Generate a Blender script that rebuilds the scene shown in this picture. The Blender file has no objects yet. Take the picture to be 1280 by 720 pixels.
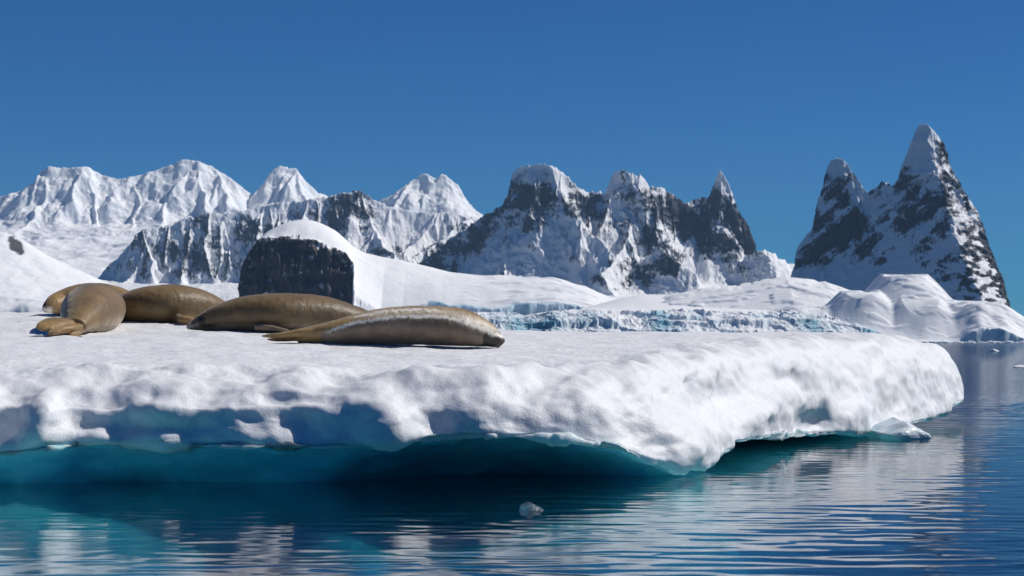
import bpy, bmesh, math, random
import numpy as np

# ------------------------------------------------------------------ camera, light, exposure
SC = bpy.context.scene
COL = SC.collection
F = 2489.0                 # focal length in photograph pixels (70 mm on a 36 mm, 1280 px wide frame)
EYE = 1.10                 # eye height above the water
HOR = 428.0                # horizon row

cd = bpy.data.cameras.new("camera")
cam = bpy.data.objects.new("camera", cd)
COL.objects.link(cam)
cam.location = (0, 0, EYE)
cam.rotation_euler = (math.radians(90), 0, 0)
cd.lens = 70.0
cd.sensor_width = 36.0
cd.shift_y = (HOR - 360.0) / 1280.0
cd.clip_start = 0.2
cd.clip_end = 60000
cd.dof.use_dof = True
cd.dof.focus_distance = 19.0
cd.dof.aperture_fstop = 7.1
SC.camera = cam

SUN_AZ = math.radians(80)      # clockwise from straight ahead (+Y): almost square to the right
SUN_EL = math.radians(45)
sun_dir = (math.cos(SUN_EL) * math.sin(SUN_AZ), math.cos(SUN_EL) * math.cos(SUN_AZ), math.sin(SUN_EL))
w = bpy.data.worlds.new("World")
SC.world = w
w.use_nodes = True
wn = w.node_tree.nodes
wl = w.node_tree.links
sky = wn.new("ShaderNodeTexSky")
sky.sky_type = 'NISHITA'
sky.sun_disc = False
sky.sun_elevation = SUN_EL
sky.sun_rotation = SUN_AZ
sky.altitude = 2500
sky.air_density = 1.0
sky.dust_density = 0.0
sky.ozone_density = 4.0
wn["Background"].inputs["Strength"].default_value = 0.10
gm = wn.new("ShaderNodeGamma"); gm.inputs[1].default_value = 1.15     # the polarised deep blue of clear polar air
mu = wn.new("ShaderNodeVectorMath"); mu.operation = 'MULTIPLY'; mu.inputs[1].default_value = (0.062, 0.268, 0.44)
wl.new(sky.outputs[0], gm.inputs[0]); wl.new(gm.outputs[0], mu.inputs[0])
wl.new(mu.outputs[0], wn["Background"].inputs["Color"])

ld = bpy.data.lights.new("sun", 'SUN')
ld.energy = 3.9
ld.angle = math.radians(0.53)
ld.color = (1.0, 0.955, 0.89)
sun = bpy.data.objects.new("sun", ld)
COL.objects.link(sun)
from mathutils import Vector
sun.rotation_euler = Vector(sun_dir).to_track_quat('Z', 'Y').to_euler()

vs = SC.view_settings
vs.view_transform = 'Standard'
vs.look = 'None'
vs.gamma = 1.0
vs.use_curve_mapping = False
vs.exposure = 0.12
SC.cycles.use_denoising = True
SC.cycles.max_bounces = 10
SC.cycles.diffuse_bounces = 4
SC.cycles.transparent_max_bounces = 8
SC.cycles.volume_bounces = 0
SC.cycles.caustics_reflective = False
SC.cycles.caustics_refractive = False

# ------------------------------------------------------------------ noise
def _hash(ix, iy, seed):
    n = (ix.astype(np.int64) * 374761393 + iy.astype(np.int64) * 668265263 + seed * 1442695041) & 0xFFFFFFFF
    n = ((n ^ (n >> 13)) * 1274126177) & 0xFFFFFFFF
    n = ((n ^ (n >> 16)) * 2246822519) & 0xFFFFFFFF
    return (n ^ (n >> 15)) & 0xFFFFFFFF

def pn(x, y, seed=0):
    x = np.asarray(x, float); y = np.asarray(y, float)
    x, y = np.broadcast_arrays(x, y)
    ix = np.floor(x).astype(np.int64); iy = np.floor(y).astype(np.int64)
    fx = x - ix; fy = y - iy
    u = fx ** 3 * (fx * (fx * 6 - 15) + 10); v = fy ** 3 * (fy * (fy * 6 - 15) + 10)
    def g(dx, dy):
        a = _hash(ix + dx, iy + dy, seed) * (2 * math.pi / 4294967296.0)
        return np.cos(a) * (fx - dx) + np.sin(a) * (fy - dy)
    a = g(0, 0); b = g(1, 0); c = g(0, 1); d = g(1, 1)
    return 1.5 * ((a + (b - a) * u) * (1 - v) + (c + (d - c) * u) * v)

def fbm(x, y, o=4, seed=0, gain=0.5, lac=2.03):
    s = 0; a = 1; f = 1; t = 0
    for i in range(o):
        s = s + a * pn(x * f + 17.3 * i, y * f - 9.1 * i, seed + i * 7); t += a
        a *= gain; f *= lac
    return s / t

def ridged(x, y, o=4, seed=0, gain=0.5, lac=2.07):
    s = 0; a = 1; f = 1; t = 0
    for i in range(o):
        s = s + a * (1 - np.abs(pn(x * f + 5.7 * i, y * f + 3.1 * i, seed + i * 11)) * 1.6); t += a
        a *= gain; f *= lac
    return s / t

def pn3(x, y, z, seed=0):
    x, y, z = np.broadcast_arrays(np.asarray(x, float), np.asarray(y, float), np.asarray(z, float))
    ix, iy, iz = [np.floor(q).astype(np.int64) for q in (x, y, z)]
    fx, fy, fz = x - ix, y - iy, z - iz
    fd = lambda t: t ** 3 * (t * (t * 6 - 15) + 10)
    u, v, w_ = fd(fx), fd(fy), fd(fz)
    r = 0
    for k in (0, 1):
        for j in (0, 1):
            for i in (0, 1):
                h = _hash(ix + i + 131 * (iz + k), iy + j - 57 * (iz + k), seed)
                a = (h & 0xFFFF) * (2 * math.pi / 65536.0); c = (h >> 16) / 32768.0 - 1.0
                q = np.sqrt(np.maximum(1 - c * c, 0))
                g = (np.cos(a) * q) * (fx - i) + (np.sin(a) * q) * (fy - j) + c * (fz - k)
                r = r + g * (u if i else 1 - u) * (v if j else 1 - v) * (w_ if k else 1 - w_)
    return 1.6 * r

def fbm3(x, y, z, o=3, seed=0, gain=0.5):
    s = 0; a = 1; f = 1; t = 0
    for i in range(o):
        s = s + a * pn3(x * f + 3.1 * i, y * f - 7.7 * i, z * f + 1.9 * i, seed + 5 * i); t += a
        a *= gain; f *= 2.03
    return s / t

def worley(x, y, seed=0):
    """per point: a random number of its nearest cell, the cell centre, and the distance to the cell's border"""
    ix = np.floor(x).astype(np.int64); iy = np.floor(y).astype(np.int64)
    d1 = np.full(x.shape, 9.0); d2 = d1.copy(); rid = np.zeros(x.shape); cx = np.zeros(x.shape); cy = np.zeros(x.shape)
    for i in (-1, 0, 1):
        for j in (-1, 0, 1):
            h = _hash(ix + i, iy + j, seed); h2 = _hash(ix + i, iy + j, seed + 7)
            px = ix + i + 0.1 + 0.8 * h / 4294967296.0; py = iy + j + 0.1 + 0.8 * h2 / 4294967296.0
            d = np.sqrt((x - px) ** 2 + (y - py) ** 2)
            n = d < d1
            d2 = np.where(n, d1, np.minimum(d2, d)); d1 = np.where(n, d, d1)
            rid = np.where(n, (h ^ h2) % 1000 / 1000.0, rid); cx = np.where(n, px, cx); cy = np.where(n, py, cy)
    return rid, cx, cy, d2 - d1

def sstep(a, b, x):
    t = np.clip((x - a) / (b - a), 0, 1)
    return t * t * (3 - 2 * t)

def smax(a, b, k):
    h = np.clip(0.5 + 0.5 * (a - b) / k, 0, 1)
    return b + (a - b) * h + k * h * (1 - h)

def smin(a, b, k):
    return -smax(-a, -b, k)

# ------------------------------------------------------------------ mesh helpers
def grid_mesh(name, P, closed_u=False):
    """P: (rows, cols, 3) -> one mesh; closed_u joins last column to first"""
    nr, nc = P.shape[:2]
    me = bpy.data.meshes.new(name)
    idx = np.arange(nr * nc).reshape(nr, nc)
    if closed_u:
        a = idx[:-1, :]; b = np.roll(idx, -1, axis=1)[:-1, :]; c = np.roll(idx, -1, axis=1)[1:, :]; d = idx[1:, :]
    else:
        a = idx[:-1, :-1]; b = idx[:-1, 1:]; c = idx[1:, 1:]; d = idx[1:, :-1]
    q = np.stack([a, b, c, d], -1).reshape(-1, 4)
    build(me, P.reshape(-1, 3), q)
    return me

def build(me, V, Q):
    me.vertices.add(len(V)); me.vertices.foreach_set("co", np.ascontiguousarray(V, dtype=np.float32).ravel())
    me.loops.add(Q.size); me.loops.foreach_set("vertex_index", Q.astype(np.int32).ravel())
    n = len(Q)
    me.polygons.add(n)
    me.polygons.foreach_set("loop_start", np.arange(0, n * Q.shape[1], Q.shape[1], dtype=np.int32))
    me.polygons.foreach_set("use_smooth", np.ones(n, dtype=bool))
    me.update(calc_edges=True)
    me.validate()

def attr(me, name, vals):
    a = me.attributes.new(name, 'FLOAT', 'POINT')
    a.data.foreach_set("value", np.ascontiguousarray(vals, dtype=np.float32).ravel())

def link(name, me, mat, label=None, cat=None, kind=None, group=None):
    o = bpy.data.objects.new(name, me)
    COL.objects.link(o)
    if mat: me.materials.append(mat)
    if label: o["label"] = label
    if cat: o["category"] = cat
    if kind: o["kind"] = kind
    if group: o["group"] = group
    return o

# ------------------------------------------------------------------ material helpers
class M:
    def __init__(s, name):
        s.m = bpy.data.materials.new(name); s.m.use_nodes = True
        s.t = s.m.node_tree; s.n = s.t.nodes
        s.bsdf = s.n["Principled BSDF"]; s.out = s.n["Material Output"]
    def node(s, typ, **kw):
        nd = s.n.new(typ)
        for k, v in kw.items():
            setattr(nd, k, v)
        return nd
    def set(s, sock, v):
        if hasattr(v, "is_output"): s.t.links.new(v, sock)
        else: sock.default_value = v
    def math(s, op, a, b=0.0, clamp=False):
        nd = s.node("ShaderNodeMath", operation=op, use_clamp=clamp)
        s.set(nd.inputs[0], a); s.set(nd.inputs[1], b)
        return nd.outputs[0]
    def attr(s, name):
        return s.node("ShaderNodeAttribute", attribute_name=name).outputs["Fac"]
    def pos(s, sx=1, sy=1, sz=1, rot=(0, 0, 0)):
        tc = s.node("ShaderNodeTexCoord")
        mp = s.node("ShaderNodeMapping")
        mp.inputs["Scale"].default_value = (sx, sy, sz)
        mp.inputs["Rotation"].default_value = rot
        s.t.links.new(tc.outputs["Object"], mp.inputs["Vector"])
        return mp.outputs[0]
    def noise(s, vec, scale=1, detail=4, rough=0.55, dist=0.0):
        nd = s.node("ShaderNodeTexNoise")
        s.t.links.new(vec, nd.inputs["Vector"])
        nd.inputs["Scale"].default_value = scale; nd.inputs["Detail"].default_value = detail
        nd.inputs["Roughness"].default_value = rough; nd.inputs["Distortion"].default_value = dist
        return nd.outputs["Fac"]
    def ramp(s, fac, stops):
        nd = s.node("ShaderNodeValToRGB")
        e = nd.color_ramp.elements
        while len(e) < len(stops): e.new(0.5)
        for i, (p, c) in enumerate(stops):
            e[i].position = p
            e[i].color = c if len(c) == 4 else (*c, 1)
        s.set(nd.inputs[0], fac)
        return nd.outputs[0]
    def mix(s, f, a, b):
        nd = s.node("ShaderNodeMix", data_type='RGBA')
        s.set(nd.inputs[0], f); s.set(nd.inputs[6], a if hasattr(a, "is_output") else (*a, 1)); s.set(nd.inputs[7], b if hasattr(b, "is_output") else (*b, 1))
        return nd.outputs[2]
    def bump(s, h, strength=0.5, dist=1.0, normal=None):
        nd = s.node("ShaderNodeBump")
        nd.inputs["Strength"].default_value = strength; nd.inputs["Distance"].default_value = dist
        s.set(nd.inputs["Height"], h)
        if normal is not None: s.t.links.new(normal, nd.inputs["Normal"])
        return nd.outputs[0]

def mountain_material(name, u, rock_a, rock_b, sharp=0.10, rough=0.55):
    """snow over rock; the 'rock' attribute says where the face is too steep to hold snow (u = metres per photograph pixel)"""
    m = M(name)
    fine = m.noise(m.pos(1 / u, 0.8 / u, 0.8 / u), 0.26, 6, 0.66)
    veryfine = m.noise(m.pos(1 / u, 1 / u, 0.6 / u), 1.1, 3, 0.6)
    f = m.math('ADD', m.attr("rock"), m.math('MULTIPLY', m.math('SUBTRACT', fine, 0.5), 1.0))
    f = m.math('ADD', f, m.math('MULTIPLY', m.math('SUBTRACT', veryfine, 0.5), 0.3))
    rockf = m.ramp(f, [(0.5 - sharp, (0, 0, 0)), (0.5 + sharp, (1, 1, 1))])
    rc = m.ramp(m.noise(m.pos(1 / u, 1 / u, 0.35 / u), 0.12, 6, 0.7), [(0.3, rock_a), (0.7, rock_b)])
    sn = m.ramp(m.noise(m.pos(1 / u, 1 / u, 1 / u), 0.06, 5, 0.6), [(0.3, (0.82, 0.84, 0.87)), (0.7, (0.90, 0.905, 0.91))])
    ice = m.mix(m.attr("ice"), sn, (0.36, 0.62, 0.74))
    ice = m.mix(m.attr("deepice"), ice, (0.10, 0.33, 0.44))
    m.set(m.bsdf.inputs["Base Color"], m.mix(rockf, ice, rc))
    m.bsdf.inputs["Roughness"].default_value = 0.8
    m.bsdf.inputs["Specular IOR Level"].default_value = 0.2
    b = m.bump(m.noise(m.pos(1 / u, 1 / u, 0.7 / u), 0.35, 5, 0.65), rough, 2.2 * u)
    m.set(m.bsdf.inputs["Normal"], b)
    return m.m

# ------------------------------------------------------------------ terrain, all in "photograph pixel" units at its own distance, then real metres
class Range:
    def __init__(s, D):
        s.D = D; s.u = D / F; s.jag = {6400: 1.5, 4300: 1.1, 7200: 1.2, 9500: 0.6}.get(D, 0.0)
    def p(s, px, py, dd=0.0):
        """photo pixel on a ridge standing dd units nearer than D -> local x, y(away), height"""
        k = (s.D - dd * s.u) / s.D
        return ((px - 640) * k, -dd, (HOR - py) * k)
    def ridges(s, x, y, lines, seed=1, step=20.0, side=1.0):
        """flat many-point lines carry the skyline; the others are spurs that run down from it; small side spurs branch from both"""
        H = np.full(x.shape, -1e9); C = np.full(x.shape, -1e9)
        xq = x * s.D / (s.D + y * s.u)
        x0 = x[0, 0]; dxg = x[0, 1] - x[0, 0]; nx = x.shape[1]
        rng = random.Random(seed)
        segs = []
        for ln in lines:
            pts = [s.p(*q) for q in ln["p"]]
            sl = ln.get("s", 1.7); L = ln.get("L", 60.0) * 3.0
            crest = len(pts) > 6 and abs(pts[0][1] - pts[-1][1]) < 1
            if crest:
                zc = np.interp(xq, [q[0] for q in pts], [q[2] for q in pts], left=-60, right=-60)
                zc = zc + s.jag * (3.0 * (ridged(xq / 10, xq * 0 + 4, 3, 71) - 0.72) + 1.3 * pn(xq / 3.3, xq * 0 + 2, 73))
                C = np.maximum(C, zc)
                H = np.maximum(H, zc - 1.25 * sl * L * np.log1p(np.abs(y - pts[0][1]) / L))
            for p_, q_ in zip(pts[:-1], pts[1:]): segs.append((p_, q_, sl, L))
            if side <= 0: continue
            # branches
            P = np.array(pts); ln_ = np.concatenate([[0], np.cumsum(np.linalg.norm(np.diff(P, axis=0)[:, :2], axis=1))])
            u = rng.uniform(0, step)
            k = 0
            while u < ln_[-1]:
                b = np.array([np.interp(u, ln_, P[:, i]) for i in range(3)])
                sg = 1 if (k % 2) else -1; k += 1
                if crest:
                    vx, vy = rng.uniform(-0.5, 0.5), -1.0
                    n = rng.randint(3, 5); drop = sl * rng.uniform(0.72, 0.88)
                else:
                    j = min(np.searchsorted(ln_, u), len(P) - 1); t = P[j] - P[j - 1]; t = t[:2] / (np.linalg.norm(t[:2]) + 1e-6)
                    vx, vy = t[0] * 0.7 - sg * t[1] * 0.9, t[1] * 0.7 + sg * t[0] * 0.9
                    n = rng.randint(2, 3); drop = sl * rng.uniform(0.6, 0.8)
                for _ in range(n):
                    l = rng.uniform(9, 17)
                    wx_ = rng.uniform(-0.35, 0.35)
                    q = b + np.array([(vx + wx_) * l, vy * l, -drop * l * rng.uniform(0.7, 1.25)])
                    segs.append((tuple(b), tuple(q), sl * rng.uniform(1.0, 1.3), L)); b = q
                u += step * rng.uniform(0.3, 1.8)
        for (ax, ay, az), (bx, by, bz), sl, L in segs:
            m = max(az, bz) + 25
            reach = 12 + L * (math.exp(min(max(m, 30) / (sl * L), 1.2)) - 1)
            i0 = max(0, int((min(ax, bx) - reach - x0) / dxg)); i1 = min(nx, int((max(ax, bx) + reach - x0) / dxg) + 1)
            if i1 - i0 < 2: continue
            X_ = x[:, i0:i1]; Y_ = y[:, i0:i1]
            dx, dy = bx - ax, by - ay
            l2 = dx * dx + dy * dy + 1e-9
            t = np.clip(((X_ - ax) * dx + (Y_ - ay) * dy) / l2, 0, 1)
            ex = X_ - (ax + t * dx); ey = Y_ - (ay + t * dy)
            d = np.sqrt(1.25 * ex * ex + ey * ey)
            H[:, i0:i1] = np.maximum(H[:, i0:i1], az + t * (bz - az) - sl * L * np.log1p(d / L))
        s.C = C
        return H
    def mesh(s, name, x, y, H, zmin=-20, crag=None, shear=None):
        if crag is not None:
            # broken rock: push the steep faces in and out by solid noise, so ledges and overhangs run across them too
            m, a, sc, sd = crag
            n1 = 1 - 2.2 * np.abs(pn3(x / sc, y / sc, H / (0.62 * sc), sd)); n2 = 1 - 2.2 * np.abs(pn3(x / (0.4 * sc) + H / (1.4 * sc), y / (0.4 * sc), H / (0.25 * sc), sd + 3))
            n3 = pn3(x / (0.16 * sc), y / (0.16 * sc), H / (0.11 * sc), sd + 5)
            dd = a * m * (n1 + 0.45 * n2 + 0.22 * n3)
            y = y - dd; x = x + 0.35 * a * m * pn3(x / (0.7 * sc), y / (0.7 * sc), H / (0.5 * sc), sd + 9)
        if shear is not None:      # the left side of the mountain runs away from us, so its left faces turn out of the sun
            lean = shear[2] * (shear[3] - H) + 7 * fbm(H / 22, y / 60, 3, 63)
            off = np.interp(x + 640 - lean, shear[0], shear[1])
            k = 1 + off * s.u / s.D
            x = x * k; H = H * k; y = y + off
        P = np.stack([x * s.u, s.D + y * s.u, EYE + np.maximum(H, zmin) * s.u], -1)
        return grid_mesh(name, P)

def slope_of(x, y, H):
    gx = np.gradient(H, axis=1) / np.gradient(x, axis=1)
    gy = np.gradient(H, axis=0) / np.gradient(y, axis=0)
    return np.sqrt(gx * gx + gy * gy), gx, gy

def blur(a, k, n=2):
    for _ in range(n):
        for ax in (0, 1):
            c = np.cumsum(np.pad(a, [(k + 1, k) if i == ax else (0, 0) for i in (0, 1)], mode="edge"), axis=ax)
            a = (np.take(c, range(2 * k + 1, c.shape[ax]), ax) - np.take(c, range(0, c.shape[ax] - 2 * k - 1), ax)) / (2 * k + 1)
    return a

def blobs(x, H, lst):
    r = np.zeros_like(H)
    for (px, py, rx, ry, a) in lst:
        d = ((x - (px - 640)) / rx) ** 2 + ((H - (HOR - py)) / ry) ** 2
        r += a * np.exp(-d * 0.9)
    return r

def axes(px0, px1, nx, ys):
    xs = np.linspace(px0 - 640, px1 - 640, nx)
    return np.meshgrid(xs, np.asarray(ys, float))

def spaced(*segs):
    """segs: (start, stop, step) -> concatenated, going away from the camera"""
    out = []
    for a, b, st in segs:
        out += list(np.arange(a, b, st))
    return out

def warp(x, y, a, sc, seed):
    return x + a * fbm(x / sc, y / sc, 3, seed), y + a * fbm(x / sc + 31, y / sc - 17, 3, seed + 3)

def basepoly(y, pts):
    ys = [q[0] for q in pts]; hs = [q[1] for q in pts]
    return np.interp(y, ys, hs)

def crestlist(dd, *pts):
    return [(a, b, dd) for a, b in pts]

# --- far snow massif -------------------------------------------------------------------------------------------------
JAG = 1.5
def far_massif():
    R = Range(9500)
    x, y = axes(-150, 700, 900, spaced((-570, -260, 2.4), (-260, 12, 0.9), (12, 160, 6)))
    lines = [
        dict(p=crestlist(0, (-150, 275), (-60, 258), (0, 244), (30, 236), (45, 229), (50, 213), (62, 207), (85, 209), (110, 207), (130, 218), (150, 222), (165, 219), (190, 213), (214, 204), (225, 198), (246, 199), (268, 207), (290, 222), (311, 241)), s=1.25, L=55, cone=1),
        dict(p=crestlist(-10, (300, 252), (315, 240), (330, 223), (343, 208), (355, 206), (367, 207), (381, 223), (398, 240), (420, 247), (460, 250)), s=1.3, L=45, cone=1),
        dict(p=crestlist(-10, (455, 258), (476, 250), (490, 243), (503, 233), (515, 222), (524, 216), (535, 215), (546, 221), (552, 215), (560, 218), (572, 229), (581, 246), (593, 262), (630, 285)), s=1.25, L=40, cone=1),
        dict(p=crestlist(-5, (470, 247), (474, 240), (480, 248)), s=2.2, L=20),
        dict(p=[(62, 207, 0), (56, 240, 35), (36, 280, 90), (10, 310, 150)], s=1.3, L=40),
        dict(p=[(110, 207, 0), (118, 240, 30), (120, 272, 75)], s=1.5, L=30),
        dict(p=[(165, 219, 0), (170, 255, 42), (166, 290, 100), (140, 325, 170)], s=1.25, L=40),
        dict(p=[(225, 198, 0), (222, 232, 30), (205, 262, 70), (200, 290, 110)], s=1.5, L=30),
        dict(p=[(268, 207, 0), (284, 240, 40), (300, 262, 80)], s=1.35, L=30),
        dict(p=[(246, 199, 0), (250, 235, 38), (262, 270, 90)], s=1.5, L=28),
        dict(p=[(355, 206, -10), (352, 235, 18), (330, 258, 50)], s=1.5, L=30),
        dict(p=[(367, 207, -10), (378, 235, 20), (392, 262, 55)], s=1.3, L=30),
        dict(p=[(535, 215, -10), (530, 240, 20), (512, 262, 45)], s=1.5, L=25),
        dict(p=[(552, 215, -10), (563, 240, 20), (585, 268, 50)], s=1.35, L=25),
    ]
    wx, wy = warp(x, y, 17, 44, 5)
    near = sstep(-16, -60, y)
    wx = x + (wx - x) * (0.45 + 0.55 * near)
    H = R.ridges(wx, wy, lines, 3, 34, 1)
    base = basepoly(y, [(-560, -10), (-520, 30), (-380, 72), (-260, 100), (-150, 122), (-80, 140), (0, 150), (100, 120)])
    base = base + 12 * fbm(x / 90, y / 70, 3, 21) + 4 * ridged(x / 60, y / 40, 3, 23) - 3
    H = blur(smax(H, base, 14), 1, 1)
    sl, gx, gy = slope_of(x, y, H)
    k = sstep(0.25, 0.9, sl)
    H = H + k * (7.0 * (ridged(wx / 34, wy / 30, 5, 41, 0.55) - 0.62) + 1.2 * (ridged(x / 8, y / 9, 3, 47) - 0.6))
    H = H + 0.4 * fbm(x / 5, y / 5, 3, 55) + 0.8 * (1 - k) * fbm(x / 18, y / 12, 4, 57)
    H = smin(H, np.maximum(R.C, 0) + JAG * (1.6 * fbm(x / 6, y / 7, 3, 61) + 1.5 * (ridged(x / 7, y / 9, 3, 67) - 0.75)), 4)
    sl, gx, gy = slope_of(x, y, H)
    rock = (sl - 2.35) * 0.35 + blobs(x, H, [(100, 232, 14, 12, .42), (112, 240, 7, 9, .45), (62, 286, 11, 5, .42), (30, 306, 13, 13, .5), (118, 225, 5, 6, .4)])
    rock = rock - 0.05
    me = R.mesh("mountain", x, y, H)
    attr(me, "rock", rock); attr(me, "ice", 0.22 * sstep(1.3, 2.2, sl) * sstep(-0.2, 0.3, fbm(x / 20, y / 20, 3, 77))); attr(me, "deepice", 0 * H)
    link("mountain", me, mountain_material("far_snow_and_rock", R.u, (0.085, 0.085, 0.09), (0.15, 0.14, 0.135), rough=0.15),
         "broad snow covered massif with fluted white summits behind the seals at left", "mountain", "structure")

# --- long dark ridge in front of it --------------------------------------------------------------------------------------
def dark_ridge():
    R = Range(7200)
    x, y = axes(60, 690, 900, spaced((-340, 8, 0.75), (8, 120, 5)))
    lines = [
        dict(p=[(60, 400, 0), (90, 388, 0), (108, 366, 0), (126, 342, 0), (145, 322, 0), (165, 300, 0), (180, 286, 0), (205, 281, 0), (232, 272, 0), (262, 265, 0), (300, 263, 0), (330, 256, 0), (350, 251, 0), (378, 250, 0), (400, 246, 0), (425, 241, 0), (440, 238, 0), (448, 236, 0), (455, 240, 0), (470, 250, 0), (490, 258, 0), (520, 264, 0), (560, 265, 0), (590, 270, 0), (620, 280, 0), (690, 300, 0)], s=2.0, L=70),
        dict(p=[(448, 236, 0), (456, 262, 18), (470, 290, 48), (486, 312, 85), (492, 325, 110)], s=1.55, L=50),
        dict(p=[(180, 286, 0), (186, 310, 20), (190, 350, 60)], s=2.0, L=40),
        dict(p=[(262, 265, 0), (258, 300, 28), (268, 345, 60)], s=2.2, L=40),
        dict(p=[(330, 256, 0), (322, 292, 30), (330, 330, 55)], s=2.2, L=40),
        dict(p=[(395, 247, 0), (398, 282, 26), (412, 320, 50)], s=2.2, L=40),
        dict(p=[(545, 264, 0), (535, 290, 25), (500, 318, 70)], s=1.6, L=40),
        dict(p=[(560, 292, 60), (575, 276, 40), (600, 272, 20)], s=1.8, L=40),
        dict(p=[(560, 292, 60), (535, 312, 82), (500, 330, 120)], s=1.5, L=40),
    ]
    wx, wy = warp(x, y, 9, 30, 105)
    wx = x + (wx - x) * (0.4 + 0.6 * sstep(-6, -40, y))
    H = R.ridges(wx, wy, lines)
    base = basepoly(y, [(-330, -10), (-290, 26), (-180, 50), (-90, 66), (0, 80), (60, 60)]) + 5 * fbm(x / 60, y / 50, 4, 121)
    H = smax(H, base, 8)
    sl, gx, gy = slope_of(x, y, H)
    k = sstep(0.3, 1.0, sl)
    H = H + k * (6.0 * (ridged(wx / 18, wy / 18, 5, 141, 0.55) - 0.6) + 1.2 * (ridged(x / 5, y / 5, 3, 147) - 0.6)) + 0.6 * fbm(x / 4, y / 4, 3, 155)
    H = smin(H, np.maximum(R.C, 0) + JAG * (1.6 * fbm(x / 6, y / 7, 3, 61) + 1.5 * (ridged(x / 7, y / 9, 3, 67) - 0.75)), 4)
    sl, gx, gy = slope_of(x, y, H)
    big = fbm(x / 30 + H / 60, H / 26, 4, 161)
    sl = blur(sl, 4)
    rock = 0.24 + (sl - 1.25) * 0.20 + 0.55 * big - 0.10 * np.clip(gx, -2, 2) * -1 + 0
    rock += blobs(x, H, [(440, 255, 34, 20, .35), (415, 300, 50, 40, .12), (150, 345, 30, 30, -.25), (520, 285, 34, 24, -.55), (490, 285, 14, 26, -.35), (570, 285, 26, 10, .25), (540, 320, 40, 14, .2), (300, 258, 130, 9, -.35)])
    rock = rock - 0.35 * sstep(3, -2, (80 - (H - 20)) - 60) * 0
    rock = rock * sstep(0.35, 0.9, sl) - 0.4 * (1 - sstep(0.35, 0.9, sl))
    me = R.mesh("mountain", x, y, H, -20, (sstep(0.7, 1.5, sl) * (0.12 + 0.88 * blur(sstep(0.30, 0.60, rock), 2)), 3.2, 20.0, 95))
    attr(me, "rock", rock); attr(me, "ice", 0 * H); attr(me, "deepice", 0 * H)
    link("mountain", me, mountain_material("ridge_snow_and_rock", R.u, (0.030, 0.038, 0.054), (0.072, 0.082, 0.10)),
         "long dark rock ridge streaked with snow behind the black cliff", "mountain", "structure")

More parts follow.
